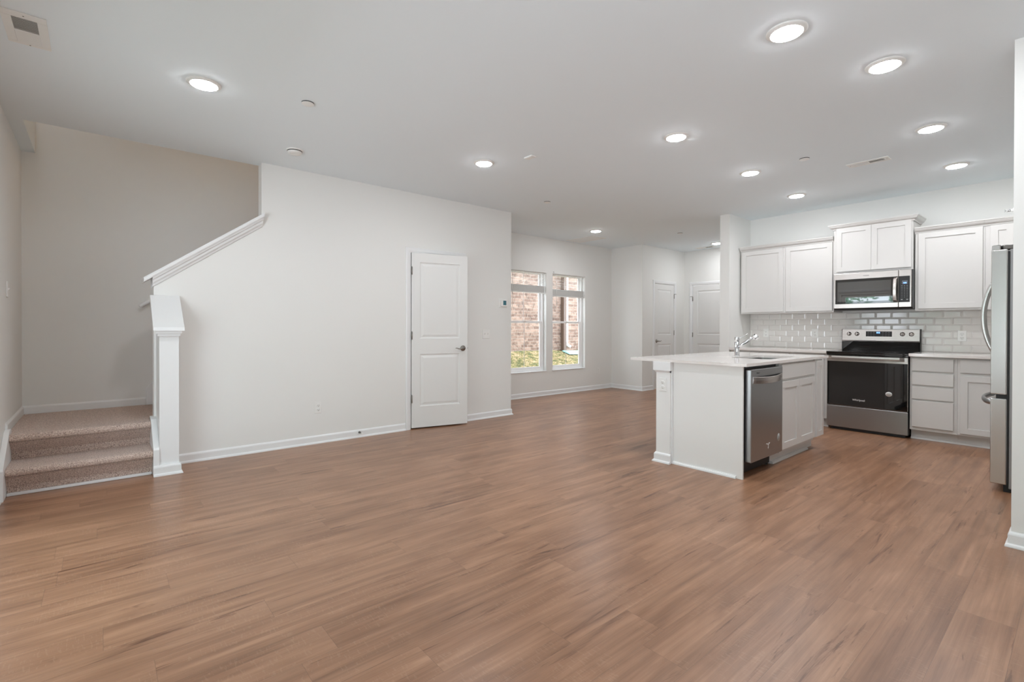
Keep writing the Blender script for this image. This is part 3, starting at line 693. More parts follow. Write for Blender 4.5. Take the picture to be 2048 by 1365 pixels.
def vent(x0, x1, y0, y1, label, axis, m=0.03, nsl=18, split=True, dark=True, cat='ceiling vent', gx=None):
    r = thing('ceiling_vent', label, cat, ((x0+x1)/2, (y0+y1)/2, H))
    a0, a1, b0, b1 = gx if gx else (x0+m, x1-m, y0+m, y1-m)
    mb = MB(); mb.box(x0, x1, y0, b0, H-0.006, H, 0.002); mb.box(x0, x1, b1, y1, H-0.006, H, 0.002); mb.box(x0, a0, b0, b1, H-0.006, H, 0.002); mb.box(a1, x1, b0, b1, H-0.006, H, 0.002); obj('frame', mb, M_PLASTIC, r)
    mb = MB(); mb.box(a0, a1, b0, b1, H-0.0008, H-0.0002); obj('duct_opening', mb, M_VENTDK if dark else M_PLASTIC, r)
    mb = MB(); lo, hi = (b0, b1) if axis == 'y' else (a0, a1); mid = (lo+hi)/2
    if split:
        if axis == 'y': mb.box(a0, a1, mid-0.004, mid+0.004, H-0.006, H-0.001)
        else: mb.box(mid-0.004, mid+0.004, b0, b1, H-0.006, H-0.001)
    for i in range(nsl):
        c = lo+(hi-lo)*(i+0.5)/nsl; s_ = (-1 if c > mid else 1) if split else 1; d = 0.42*(hi-lo)/nsl
        p = [(c-s_*d, H-0.0065), (c-s_*d+0.001, H-0.0075), (c+s_*d*0.9+0.001, H-0.0015), (c+s_*d*0.9, H-0.001)]
        if not dark: p = [(c-d, H-0.003), (c-d, H-0.005), (c+d, H-0.005), (c+d, H-0.003)]
        if axis == 'y': mb.prism(p, a0, a1, 'x')
        else: mb.prism(p, b0, b1, 'y')
    obj('slats', mb, M_PLASTIC, r)
    for q in ((((x0+x1)/2), (y0+b0)/2), (((x0+x1)/2), (y1+b1)/2)):
        mb = MB(); mb.lathe([(0.0035, 0), (0.0035, -0.001), (0, -0.0015)], (q[0], q[1], H-0.006), 'z', 10); obj('screw', mb, M_DARKMET, r)
vent(-0.375, -0.205, 3.42, 3.79, 'white slatted ceiling vent at the top left above the stair landing side', 'y', nsl=28, gx=(-0.337, -0.243, 3.477, 3.765))
vent(5.43, 5.56, 1.185, 1.51, 'white slatted ceiling vent over the kitchen aisle among the recessed lights', 'y', nsl=24, gx=(5.462, 5.530, 1.225, 1.465))
vent(6.35, 6.72, 5.42, 6.04, 'large flush white return vent on the ceiling above the windows', 'x', 0.035, nsl=20, split=False, dark=False)
vent(8.86, 9.02, 4.62, 4.98, 'small ceiling vent near the far hall door', 'y', nsl=16)

# ------------------------------------------------------------------ wall devices
def outlet(T, loc, label, name='wall_outlet', plate_m=M_PLASTIC, gfci=False):
    r = thing(name, label, 'outlet', loc, 'white duplex outlets')
    mb = MB(T); mb.box(-0.036, 0.036, -0.006, 0, -0.059, 0.059, 0.003); obj('cover_plate', mb, plate_m, r)
    for z in (-0.021, 0.021):
        mb = MB(T); mb.lathe([(0.0172, -0.004), (0.0172, -0.0075), (0.0155, -0.0085), (0, -0.0085)], (0, 0, z), 'y', 24, 1, 0.92); rc = obj('receptacle', mb, plate_m, r)
        mb = MB(T)
        for x, h in ((-0.0063, 0.0045), (0.0063, 0.0036)): mb.box(x-0.0011, x+0.0011, -0.0088, -0.0080, z+0.003-h, z+0.003+h)
        mb.lathe([(0.0026, -0.008), (0.0026, -0.0088), (0, -0.0088)], (0, 0, z-0.009), 'y', 12); obj('slots', mb, M_SLOT, rc)
    return r
def at(x, y, z, rot): return FR(x, y, z, rot), (x, y, z)
outlet(*at(1.694, YS, 0.366, FY), 'white duplex outlet low on the long white wall left of the ajar door')
outlet(*at(7.334, YW, 0.353, FY), 'white duplex outlet low on the wall right of the far window')
outlet(*at(3.7795, 2.417, 0.685, FX), 'white duplex outlet on the island end column below the overhang')
outlet(*at(7.192, 2.953, 1.114, FX), 'white duplex outlet on the backsplash nearest the wall stub behind the faucet')
outlet(*at(7.192, 2.334, 1.114, FX), 'white duplex outlet on the backsplash just left of the range')
outlet(*at(7.192, 0.901, 1.100, FX), 'white duplex outlet on the backsplash between range and fridge')

sw = thing('light_switch', 'two-gang white light switch left of the wall end below the thermostat', 'light switch', (3.834, YS, 1.098))
T = FR(3.834, YS, 1.098, FY); mb = MB(T); mb.box(-0.058, 0.058, -0.006, 0, -0.059, 0.059, 0.003); obj('cover_plate', mb, M_PLASTIC, sw)
for x in (-0.023, 0.023): mb = MB(T); mb.prism([(-0.006, -0.012), (-0.015, 0.010), (-0.006, 0.012)], x-0.005, x+0.005, 'x'); obj('toggle', mb, M_PLASTIC, sw)
sw = thing('light_switch', 'white light switch seen edge-on at the left edge beside the stairwell', 'light switch', (XL, 5.21, 1.46))
T = FR(XL, 5.21, 1.46, PI/2); mb = MB(T); mb.box(-0.036, 0.036, -0.007, 0, -0.059, 0.059, 0.003); obj('cover_plate', mb, M_PLASTIC, sw)
mb = MB(T); mb.prism([(-0.006, -0.010), (-0.019, 0.010), (-0.006, 0.012)], -0.005, 0.005, 'x'); obj('toggle', mb, M_PLASTIC, sw)
th = thing('thermostat', 'white wall thermostat with a blue-grey screen near the wall end', 'thermostat', (4.118, YS, 1.507))
T = FR(4.118, YS, 1.507, FY); mb = MB(T); mb.box(-0.070, 0.070, -0.006, 0, -0.058, 0.058, 0.003); obj('wall_plate', mb, M_PLASTIC, th)
mb = MB(T); mb.box(-0.045, 0.055, -0.026, -0.006, -0.045, 0.045, 0.006); obj('housing', mb, M_PLASTIC, th)
mb = MB(T); mb.box(-0.016, 0.036, -0.0275, -0.0255, -0.026, 0.034, 0.001); obj('screen', mb, mat('thermostat_lcd', (62, 110, 122), 0.25), th)
ds = thing('door_stop', 'small metal spring door stop on the baseboard left of the door', 'door stop', (2.125, YS-0.0125, 0.055))
mb = MB(); mb.lathe([(0.012, 0), (0.012, -0.004), (0.006, -0.007)], (2.125, YS-0.0125, 0.055), 'y', 16)
pts = [(2.125+0.006*math.cos(k*0.9), YS-0.018-0.05*k/70, 0.055+0.006*math.sin(k*0.9)) for k in range(71)]; mb.tube(pts, 0.0013, 5); obj('spring', mb, M_DARKMET, ds)
mb = MB(); mb.lathe([(0.007, 0), (0.008, -0.006), (0.006, -0.012), (0, -0.013)], (2.125, YS-0.068, 0.055), 'y', 14); obj('rubber_tip', mb, M_PLASTIC, ds)
sp = thing('sidewall_sprinkler', 'small metal sidewall sprinkler head above the right upper cabinets', 'sprinkler', (6.66, 0.47, 2.315))
T = FR(6.66, 0.47, 2.315, FP); mb = MB(T); mb.lathe([(0.03, 0), (0.03, -0.005), (0.012, -0.010), (0.010, -0.025)], (0, 0, 0), 'y', 20); obj('escutcheon', mb, M_PLASTIC, sp)
mb = MB(T); mb.tube([(0, -0.02, 0), (0, -0.045, 0)], 0.007, 10); mb.tube([(0, -0.025, -0.009), (0, -0.05, -0.010), (0, -0.062, 0)], 0.003, 6); mb.tube([(0, -0.025, 0.009), (0, -0.05, 0.010), (0, -0.062, 0)], 0.003, 6); mb.box(-0.012, 0.012, -0.066, -0.063, -0.014, 0.012, 0.001); obj('head', mb, M_CHROME, sp)

# ------------------------------------------------------------------ cabinets
def shaker(T, x0, x1, z0, z1, name, parent, fr=0.057, th=0.019, m=M_CAB):
    """shaker door whose front is at local y=-th"""
    mb = MB(T); b = bmesh.new(); y = -th; d = 0.0095; c = 0.0015
    def ring(x0, x1, z0, z1, y): return [b.verts.new(p) for p in ((x0, y, z0), (x1, y, z0), (x1, y, z1), (x0, y, z1))]
    seq = [ring(x0, x1, z0, z1, 0), ring(x0, x1, z0, z1, y+c), ring(x0+c, x1-c, z0+c, z1-c, y), ring(x0+fr, x1-fr, z0+fr, z1-fr, y), ring(x0+fr+0.0008, x1-fr-0.0008, z0+fr+0.0008, z1-fr-0.0008, y+d)]
    for A, B in zip(seq, seq[1:]):
        for k in range(4): b.faces.new((A[k], A[(k+1) % 4], B[(k+1) % 4], B[k]))
    b.faces.new(seq[-1]); b.faces.new(seq[0][::-1]); bmesh.ops.recalc_face_normals(b, faces=b.faces); mb._add(b)
    return obj(name, mb, m, parent)
def slab(T, x0, x1, z0, z1, name, parent, th=0.019, m=M_CAB):
    mb = MB(T); mb.box(x0, x1, -th, -0.0002, z0, z1, 0.002); return obj(name, mb, m, parent)
CROWN = [(0, 0), (-0.012, 0.0), (-0.014, 0.010), (-0.020, 0.016), (-0.034, 0.024), (-0.044, 0.040), (-0.046, 0.048), (-0.052, 0.050), (-0.052, 0.060), (0, 0.060)]
def crown(T, x0, x1, d, z, parent, left=True, right=True, sc=1.0, name='crown_moulding'):
    pr = [(a*sc, b*sc) for a, b in CROWN]
    mb = MB(T)
    el, er = (1 if left else 0), (1 if right else 0)
    mb.loft(pr, lambda p: Vector((x0+el*p[0], p[0], z+p[1])), lambda p: Vector((x1-er*p[0], p[0], z+p[1])))
    if left: mb.loft(pr, lambda p: Vector((x0+p[0], p[0], z+p[1])), lambda p: Vector((x0+p[0], d, z+p[1])))
    if right: mb.loft(pr, lambda p: Vector((x1-p[0], p[0], z+p[1])), lambda p: Vector((x1-p[0], d, z+p[1])))
    mb.box(x0, x1, 0.0, d, z, z+0.004)
    return obj(name, mb, M_CAB, parent)
XU = 6.868; UD = 7.2-XU       # face-frame plane of the uppers
# left upper cabinet: two doors
T = FR(XU, 3.162, 0, FX); c = thing('upper_cabinet', 'white double-door upper cabinet against the wall stub, lowest of the uppers left of the microwave', 'cabinet', (XU, 2.6, 1.378))
wd = 3.162-2.027
mb = MB(T); mb.box(0, wd, 0, UD-0.001, 1.378, 2.252, 0.001); obj('cabinet_body', mb, M_CAB, c)
shaker(T, 0.022, 0.560, 1.397, 2.238, 'door', c); shaker(T, 0.590, wd-0.012, 1.397, 2.238, 'door', c)
crown(T, 0, wd, UD-0.001, 2.244, c, False, False)
# middle upper cabinet over the microwave
XM = XU-0.02
T = FR(XM, 2.022, 0, FX); c = thing('upper_cabinet', 'white double-door upper cabinet set higher directly above the microwave', 'cabinet', (XM, 1.63, 1.84)); wd = 2.022-1.262; UM = 7.2-XM
mb = MB(T); mb.box(0, wd, 0, UM-0.001, 1.836, 2.405, 0.001); obj('cabinet_body', mb, M_CAB, c)
shaker(T, 0.030, wd/2-0.001, 1.862, 2.386, 'door', c, 0.055); shaker(T, wd/2+0.001, wd-0.014, 1.862, 2.386, 'door', c, 0.055)
crown(T, 0, wd, UM-0.001, 2.372, c, True, True, 1.0)
# right tall upper with one wide door
T = FR(XU, 1.247, 0, FX); c = thing('upper_cabinet', 'white single wide-door upper cabinet right of the microwave', 'cabinet', (XU, 0.98, 1.378)); wd = 1.247-0.690
mb = MB(T); mb.box(0, wd, 0, UD-0.001, 1.378, 2.236, 0.001); obj('cabinet_body', mb, M_CAB, c)
shaker(T, 0.030, wd-0.016, 1.398, 2.222, 'door', c)
crown(T, 0, wd, UD-0.001, 2.226, c, False, False)
T = FR(XU, 0.689, 0, FX); c = thing('upper_cabinet', 'white corner upper cabinet mostly hidden behind the fridge', 'cabinet', (XU, 0.58, 1.378)); wd = 0.689-0.471
mb = MB(T); mb.box(0, wd, 0, UD-0.001, 1.378, 2.236, 0.001); obj('cabinet_body', mb, M_CAB, c)
shaker(T, 0.036, wd-0.01, 1.398, 2.222, 'door', c)
crown(T, 0, wd, UD-0.001, 2.226, c, False, False)

XB = 6.62; BD = 7.2-XB          # face-frame plane of the bases
def base_cab(T, wd, label, loc, items, zt=0.884):
    c = thing('base_cabinet', label, 'cabinet', loc)
    mb = MB(T); mb.box(0, wd, 0, BD-0.001, 0.105, zt, 0.001); obj('cabinet_body', mb, M_CAB, c)
    mb = MB(T); mb.box(0, wd, 0.072, 0.088, 0, 0.105); mb.loft(BB[:6]+[(0, 0.022)], lambda p: Vector((0, 0.072-p[0]*0.9, p[1])), lambda p: Vector((wd, 0.072-p[0]*0.9, p[1]))); obj('toe_kick', mb, M_CAB, c)
    for kind, x0, x1, z0, z1 in items:
        (shaker if kind == 'door' else slab)(T, x0, x1, z0, z1, kind, c)
    return c
T = FR(XB, 1.240, 0, FX)
base_cab(T, 1.240-0.862, 'white base cabinet with four stacked drawers right of the range', (XB, 1.05, 0),
    [('drawer', 0.020, 0.351, 0.733, 0.866), ('drawer', 0.020, 0.351, 0.587, 0.713), ('drawer', 0.020, 0.351, 0.437, 0.564), ('drawer', 0.020, 0.351, 0.141, 0.420)])
T = FR(XB, 0.861, 0, FX)
base_cab(T, 0.861-0.471, 'white base cabinet with one drawer over a door beside the fridge', (XB, 0.66, 0), [('drawer', 0.022, 0.37, 0.737, 0.867), ('door', 0.022, 0.37, 0.124, 0.706)])
T = FR(XB, 3.178, 0, FX)
base_cab(T, 3.178-2.42, 'white base cabinet in the corner by the wall stub, behind the island', (XB, 2.8, 0), [('drawer', 0.03, 0.375, 0.737, 0.867), ('drawer', 0.385, 0.74, 0.737, 0.867), ('door', 0.03, 0.375, 0.124, 0.706), ('door', 0.385, 0.74, 0.124, 0.706)])
T = FR(XB, 2.419, 0, FX)
base_cab(T, 2.419-2.018, 'narrow white base cabinet just left of the range, half hidden by the island', (XB, 2.2, 0), [('drawer', 0.02, 0.372, 0.737, 0.867), ('door', 0.02, 0.372, 0.124, 0.706)])
# worktops along the back wall
mb = MB(); mb.box(6.568, 7.199, 2.014, 3.179, 0.8842, 0.916, 0.003); tag(obj('countertop', mb, M_QUARTZ, None), 'pale quartz countertop along the back wall left of the range', 'countertop')
mb = MB(); mb.box(6.568, 7.199, 0.471, 1.244, 0.8842, 0.916, 0.003); tag(obj('countertop', mb, M_QUARTZ, None), 'pale quartz countertop along the back wall right of the range', 'countertop')

# backsplash of bevelled subway tiles
bs = thing('tile_backsplash', 'glossy white subway tile backsplash between the counters and upper cabinets', 'backsplash', (7.19, 1.8, 0.916))
mb = MB(); mb.box(7.1955, 7.1995, 0.472, 3.178, 0.917, 1.3775); obj('grout', mb, M_GROUT, bs)
b = bmesh.new(); tw, thh, g = 0.152, 0.0745, 0.0025
def tile(y0, y1, z0, z1):
    y0 = max(y0, 0.474); y1 = min(y1, 3.177); z1 = min(z1, 1.376)
    if y1-y0 < 0.012 or z1-z0 < 0.012: return
    bv = min(0.011, (y1-y0)/3, (z1-z0)/3); X0, X1, X2 = 7.1955, 7.1945, 7.1905
    R = [[b.verts.new((X, a, c_)) for a, c_ in ((y0+i, z0+i), (y1-i, z0+i), (y1-i, z1-i), (y0+i, z1-i))] for X, i in ((X0, 0), (X1, 0), (X2, bv))]
    for A, B in zip(R, R[1:]):
        for k in range(4): b.faces.new((A[k], A[(k+1) % 4], B[(k+1) % 4], B[k]))
    b.faces.new(R[-1])
for rrow in range(7):
    z0 = 0.919+rrow*(thh+g); off = (tw/2 if rrow % 2 else 0)+0.03
    y = 3.177-off+tw
    while y > 0.4: tile(y-tw, y-g, z0, z0+thh); y -= tw+g
bmesh.ops.recalc_face_normals(b, faces=b.faces)
mb = MB(); mb._add(b); obj('tiles', mb, M_TILE, bs)

# ------------------------------------------------------------------ range
T = FR(6.575, 2.004, 0, FX)    # local x 0..0.756
rg = thing('range', 'stainless steel electric range with black glass oven door between the base cabinets', 'stove', (6.575, 1.626, 0)); RW = 0.756
mb = MB(T); mb.box(0.004, RW-0.004, 0.024, 0.60, 0.03, 0.893, 0.002); mb.box(0.03, RW-0.03, 0.05, 0.55, 0.0, 0.03); obj('body', mb, mat('range_side', (52, 52, 53), 0.4), rg)
mb = MB(T); mb.box(0.0, RW, 0.0, 0.022, 0.036, 0.282, 0.004); obj('storage_drawer', mb, M_STEELD, rg)
mb = MB(T); mb.box(0.0, RW, 0.0, 0.022, 0.290, 0.868, 0.004); od = obj('oven_door', mb, M_STEEL, rg)
mb = MB(T); mb.box(0.003, RW-0.003, -0.004, 0.002, 0.293, 0.800, 0.002); obj('oven_glass', mb, M_GLASSBLK, od)
mb = MB(T); b = bmesh.new(); n = 14
def hsec(x, yo, z0, z1, t):
    return [b.verts.new(p) for p in ((x, yo, z0), (x, yo-t, z0+0.004), (x, yo-t, z1-0.004), (x, yo, z1))]
def barhandle(T, x0, x1, z0, z1, depth, bow, mt, name, parent, t=0.010, sag=0.0):
    mb = MB(T); b = bmesh.new(); rings = []; n = 20
    for i in range(n+1):
        u = i/n; x = x0+(x1-x0)*u; e = 1-(2*u-1)**2; yo = -depth-bow*e; dz = -sag*e
        if i in (0, n): yo = -0.0
        xx = x if 0 < i < n else (x0 if i == 0 else x1)
        rings.append([b.verts.new(p) for p in ((xx, yo, z0+dz), (xx, yo-t*0.8, z0+0.003+dz), (xx, yo-t, (z0+z1)/2+dz), (xx, yo-t*0.8, z1-0.003+dz), (xx, yo, z1+dz))])
    for A, B in zip(rings, rings[1:]):
        for k in range(5): b.faces.new((A[k], A[(k+1) % 5], B[(k+1) % 5], B[k]))
    b.faces.new(rings[0]); b.faces.new(rings[-1][::-1]); bmesh.ops.recalc_face_normals(b, faces=b.faces)
    mb._add(b); return obj(name, mb, mt, parent)
b.free()
barhandle(T, 0.020, RW-0.030, 0.824, 0.866, 0.030, 0.004, M_STEEL, 'handle', od)
text_mesh('Whirlpool', 0.030, T @ Matrix.Translation((0.315, -0.0045, 0.365)), M_LOGO, 'logo', od, 0.0003, 0.95)
mb = MB(T); mb.lathe([(0.030, -0.0043), (0.030, -0.0052), (0, -0.0052)], (0.592, 0, 0.462), 'y', 28, 1, 0.86); stk = obj('round_sticker', mb, mat('sticker_paper', (205, 205, 203), 0.5), od)
mb = MB(T)
for dz, hw in ((0.012, 0.014), (0.004, 0.020), (-0.004, 0.020), (-0.012, 0.014)): mb.box(0.592-hw, 0.592+hw, -0.0056, -0.0051, 0.461+dz-0.001, 0.461+dz+0.001)
obj('print', mb, M_LOGOD, stk)
# glass cooktop
mb = MB(T); mb.box(-0.004, RW+0.004, -0.016, 0.55, 0.893, 0.912, 0.005); ck = obj('cooktop', mb, M_GLASSBLK, rg)
mring = mat('burner_ring', (70, 70, 72), 0.2)
for x, y, r_ in ((0.19, 0.14, 0.115), (0.56, 0.14, 0.09), (0.19, 0.40, 0.075), (0.56, 0.40, 0.10)):
    mb = MB(T); mb.lathe([(r_, 0), (r_, 0.0004), (r_-0.004, 0.0004), (r_-0.004, 0)], (x, y, 0.9121), 'z', 40); obj('burner_ring', mb, mring, ck)
mb = MB(T); mb.box(-0.003, RW+0.003, -0.012, 0.02, 0.872, 0.8935, 0.004); obj('cooktop_trim', mb, M_GLASSBLK, rg)
# backguard
mb = MB(T); mb.prism([(0.548, 0.912), (0.536, 1.022), (0.60, 1.022), (0.60, 0.912)], 0.002, RW-0.002, 'x'); obj('backguard', mb, M_GLASSBLK, rg)
mb = MB(T); mb.prism([(0.526, 1.020), (0.521, 1.030), (0.536, 1.036), (0.548, 1.170), (0.612, 1.172), (0.612, 1.020)], -0.001, RW+0.001, 'x', 0.002); cpn = obj('control_panel', mb, M_STEEL, rg)
mb = MB(T); mb.box(RW+0.0012, RW+0.005, 0.545, 0.613, 0.905, 1.173, 0.001); obj('end_cap', mb, M_BLACK, rg)
mb = MB(T); mb.box(-0.005, -0.0012, 0.545, 0.613, 0.905, 1.173, 0.001); obj('end_cap', mb, M_BLACK, rg)
TP = T @ Matrix.Translation((0, 0.5358, 1.036)) @ Matrix.Rotation(-math.atan2(0.012, 0.134), 4, 'X')
for x in (0.072, 0.155, 0.600, 0.682):
    mb = MB(TP); mb.lathe([(0.023, 0.0), (0.023, -0.004), (0.019, -0.006), (0.018, -0.020), (0, -0.021)], (x, 0, 0.078), 'y', 28); kb = obj('knob', mb, M_STEEL, cpn)
    mb = MB(TP); mb.box(x-0.0045, x+0.0045, -0.028, -0.018, 0.060, 0.096, 0.002); obj('grip', mb, M_STEEL, kb)
    mb = MB(TP); mb.lathe([(0.0245, -0.0002), (0.0245, -0.0008), (0.023, -0.0008), (0.023, -0.0002)], (x, 0, 0.078), 'y', 28); obj('ring_gap', mb, M_BLACK, kb)
mb = MB(TP); mb.box(0.246, 0.501, -0.002, 0.002, 0.048, 0.110, 0.001); cd = obj('touch_display', mb, M_BLACK, cpn)
mb = MB(TP)
for cx in (0.359, 0.378):
    mb.box(cx-0.007, cx+0.007, -0.0028, -0.0021, 0.086, 0.102, 0.0005, 1)
obj('clock_digits', mb, M_BLUE, cd)
mb = MB(TP)
for cx in (0.270, 0.298, 0.327, 0.415, 0.445, 0.473):
    for cz in (0.056, 0.078, 0.098): mb.box(cx-0.007, cx+0.006, -0.0026, -0.0021, cz-0.0015, cz+0.0012)
obj('button_labels', mb, mat('faint_print', (150, 150, 150), 0.5), cd)

# ------------------------------------------------------------------ microwave
T = FR(6.795, 2.003, 0, FX); MW = 0.753
mw = thing('microwave', 'stainless over-the-range microwave mounted below the middle upper cabinet', 'microwave', (6.795, 1.63, 1.405))
mb = MB(T); mb.box(0.004, MW-0.0, 0.014, 0.40, 1.402, 1.834, 0.002); obj('body', mb, mat('microwave_case', (84, 84, 84), 0.4, 0.6), mw)
mb = MB(T); mb.box(0.0, 0.6255, -0.012, 0.012, 1.418, 1.833, 0.004); md = obj('door', mb, M_STEEL, mw)
mb = MB(T); mb.box(0.6275, MW-0.012, -0.012, 0.012, 1.418, 1.833, 0.004); mp = obj('control_panel', mb, M_STEEL, mw)
mb = MB(T); mb.prism([(-0.008, 1.416), (0.012, 1.416), (0.20, 1.400), (0.20, 1.395), (0.0, 1.400)], 0.008, MW-0.004, 'x'); obj('bottom_grille', mb, M_BLACK, mw)
mb = MB(T); mb.box(0.017, 0.6215, -0.0145, -0.008, 1.470, 1.762, 0.006); wg = obj('window_glass', mb, M_GLASSBLK, md)
mb = MB(T); mb.box(0.040, 0.56, -0.0152, -0.0144, 1.497, 1.730, 0.0003); obj('window_mesh', mb, M_MESH, wg)
barhandle2 = None
mb = MB(T); b = bmesh.new(); rings = []
for i in range(17):
    u = i/16; z = 1.478+(1.748-1.478)*u; e = 1-(2*u-1)**2; y = -0.030-0.022*e if 0 < i < 16 else -0.013
    hw = 0.0175
    rings.append([b.verts.new(p) for p in ((0.5985-hw, y, z), (0.5985-hw*0.6, y-0.008, z), (0.5985+hw*0.6, y-0.008, z), (0.5985+hw, y, z))])
for A, B in zip(rings, rings[1:]):
    for k in range(4): b.faces.new((A[k], A[(k+1) % 4], B[(k+1) % 4], B[k]))
b.faces.new(rings[0]); b.faces.new(rings[-1][::-1]); bmesh.ops.recalc_face_normals(b, faces=b.faces); mb._add(b); obj('handle', mb, M_STEEL, md)
mb = MB(T); mb.box(0.6285, 0.7275, -0.0145, -0.008, 1.472, 1.762, 0.006); kp = obj('keypad', mb, M_BLACK, mp)
mb = MB(T); mb.box(0.658, 0.708, -0.0152, -0.0143, 1.672, 1.712, 0.0005); dsp = obj('display', mb, mat('display_grey', (92, 96, 104), 0.3), kp)
mb = MB(T)
for cx in (0.677, 0.692): mb.box(cx-0.006, cx+0.006, -0.0158, -0.0151, 1.679, 1.691, 0.0003, 1)
obj('clock_digits', mb, M_BLUE, dsp)
mb = MB(T)
for r_ in range(8):
    for c_ in range(3):
        x = 0.658+c_*0.023; z = 1.655-r_*0.018; s_ = 0.0052 if r_ < 3 else 0.0028
        mb.box(x-s_, x+s_, -0.0149, -0.0143, z-0.0022, z+0.0022)
for x in (0.657, 0.705): mb.box(x-0.008, x+0.008, -0.0149, -0.0143, 1.496, 1.508)
obj('button_labels', mb, mat('keypad_print', (140, 140, 140), 0.5), kp)
text_mesh('Whirlpool', 0.0145, T @ Matrix.Translation((0.325, -0.0125, 1.794)), M_LOGOD, 'logo', md, 0.0003, 0.95)

# ------------------------------------------------------------------ island
IX0 = 3.815; YF = 1.722
isl_end = thing('island_end_panel', 'plain white panel closing the near end of the island', 'panel', (IX0, 2.03, 0))
mb = MB(); mb.box(IX0, IX0+0.019, 1.737, 2.338, 0.0, 0.884, 0.0015); obj('panel', mb, M_ISL, isl_end)
mb = MB(); mb.loft(BB[:6]+[(0, 0.022)], lambda p: Vector((IX0-p[0]*0.75, 1.785, p[1])), lambda p: Vector((IX0-p[0]*0.75, 2.338, p[1]))); obj('shoe_moulding', mb, M_TRIM, isl_end)
kw = thing('island_knee_wall', 'white island knee wall with square end column and flared cap block', 'wall', (3.78, 2.42, 0))
mb = MB(); mb.box(3.78, 5.46, 2.350, 2.486, 0, 0.884); obj('wall_body', mb, M_ISL, kw)
mb = MB(); mb.box(3.762, 3.90, 2.338, 2.507, 0.808, 0.884, 0.002); mb.prism([(3.762, 0.808), (3.780, 0.790), (3.90, 0.790), (3.90, 0.808)], 2.350, 2.495, 'y', 0.001); obj('cap_block', mb, M_TRIM, kw)
mb = MB()
mb.loft(BB, lambda p: Vector((3.78-p[0]*1.3, 2.338, p[1])), lambda p: Vector((3.78-p[0]*1.3, 2.486+p[0], p[1])))
mb.loft(BB, lambda p: Vector((3.78-p[0]*1.3, 2.486+p[0], p[1])), lambda p: Vector((5.46, 2.486+p[0], p[1])))
obj('base_moulding', mb, M_TRIM, kw)
mb = MB(); mb.box(3.797, 3.834, 2.3385, 2.3505, 0.0, 0.884, 0.001); obj('corner_strip', mb, M_TRIM, kw)

# island worktop with a sink cut-out
SXa, SXb, SYa, SYb = 4.47, 5.13, 1.815, 2.165
TX0, TX1, TY0, TY1, TZ0, TZ1 = 3.772, 5.585, 1.690, 2.755, 0.8845, 0.908
b = bmesh.new()
def rr(x0, x1, y0, y1, r, z, n=6):
    P = []
    for cx, cy, a0 in ((x1-r, y1-r, 0), (x0+r, y1-r, PI/2), (x0+r, y0+r, PI), (x1-r, y0+r, 3*PI/2)):
        for k in range(n): a = a0+PI/2*k/(n-1); P.append((cx+r*math.cos(a), cy+r*math.sin(a), z))
    return P
def ring_slab(b, outer, inner, z0, z1):
    n = len(outer)
    R = [[b.verts.new((p[0], p[1], z)) for p in pl] for pl, z in ((outer, z0), (outer, z1), (inner, z1), (inner, z0))]
    for i in range(4):
        A, B = R[i], R[(i+1) % 4]
        for k in range(n): b.faces.new((A[k], A[(k+1) % n], B[(k+1) % n], B[k]))
ring_slab(b, rr(TX0, TX1, TY0, TY1, 0.004, 0), rr(SXa, SXb, SYa, SYb, 0.06, 0), TZ0, TZ1)
bmesh.ops.recalc_face_normals(b, faces=b.faces)
mb = MB(); mb._add(b); tag(obj('countertop', mb, M_QUARTZ, None), 'pale quartz island countertop with undermount sink and seating overhang', 'countertop')
# sink
sk = thing('sink', 'stainless undermount sink in the island countertop', 'sink', ((SXa+SXb)/2, (SYa+SYb)/2, 0.68))
b = bmesh.new(); seqs = [rr(SXa-0.012, SXb+0.012, SYa-0.012, SYb+0.012, 0.062, 0.8840), rr(SXa-0.003, SXb+0.003, SYa-0.003, SYb+0.003, 0.06, 0.8838), rr(SXa-0.003, SXb+0.003, SYa-0.003, SYb+0.003, 0.06, 0.70), rr(SXa+0.02, SXb-0.02, SYa+0.02, SYb-0.02, 0.05, 0.68)]
R = [[b.verts.new(p) for p in q] for q in seqs]
for A, B in zip(R, R[1:]):
    for k in range(len(A)): b.faces.new((A[k], A[(k+1) % len(A)], B[(k+1) % len(A)], B[k]))
b.faces.new(R[-1]); bmesh.ops.recalc_face_normals(b, faces=b.faces); bmesh.ops.reverse_faces(b, faces=b.faces)
bmesh.ops.solidify(b, geom=list(b.faces), thickness=0.001)
mb = MB(); mb._add(b); obj('bowl', mb, M_SINK, sk)
mb = MB(); mb.lathe([(0.045, 0.002), (0.042, 0.003), (0.03, 0.001), (0, 0.001)], ((SXa+SXb)/2, (SYa+SYb)/2, 0.6805), 'z', 24); obj('drain', mb, M_CHROME, sk)
# faucet
fx, fy = 4.835, 2.262
fa = thing('faucet', 'chrome single-lever pull-out faucet standing behind the island sink', 'faucet', (fx, fy, TZ1))
mb = MB(); mb.lathe([(0.0, 0.0), (0.027, 0.0), (0.027, 0.005), (0.0235, 0.010), (0.0235, 0.135), (0.0225, 0.136), (0.0225, 0.138), (0.0240, 0.139), (0.0240, 0.178), (0.022, 0.184), (0, 0.185)], (fx, fy, TZ1), 'z', 32); obj('body', mb, M_CHROME, fa)
mb = MB(); mb.tube([(fx, fy-0.015, TZ1+0.172), (fx, fy-0.028, TZ1+0.176), (fx, fy-0.105, TZ1+0.216)], 0.0036, 10, [0.006, 0.0042, 0.0034]); obj('lever', mb, M_CHROME, fa)
mb = MB(); mb.tube([(fx, fy-0.012, TZ1+0.088), (fx, fy-0.04, TZ1+0.104), (fx, fy-0.155, TZ1+0.184)], 0.0145, 20, [0.016, 0.0145, 0.0145]); sp_ = obj('spout', mb, M_CHROME, fa)
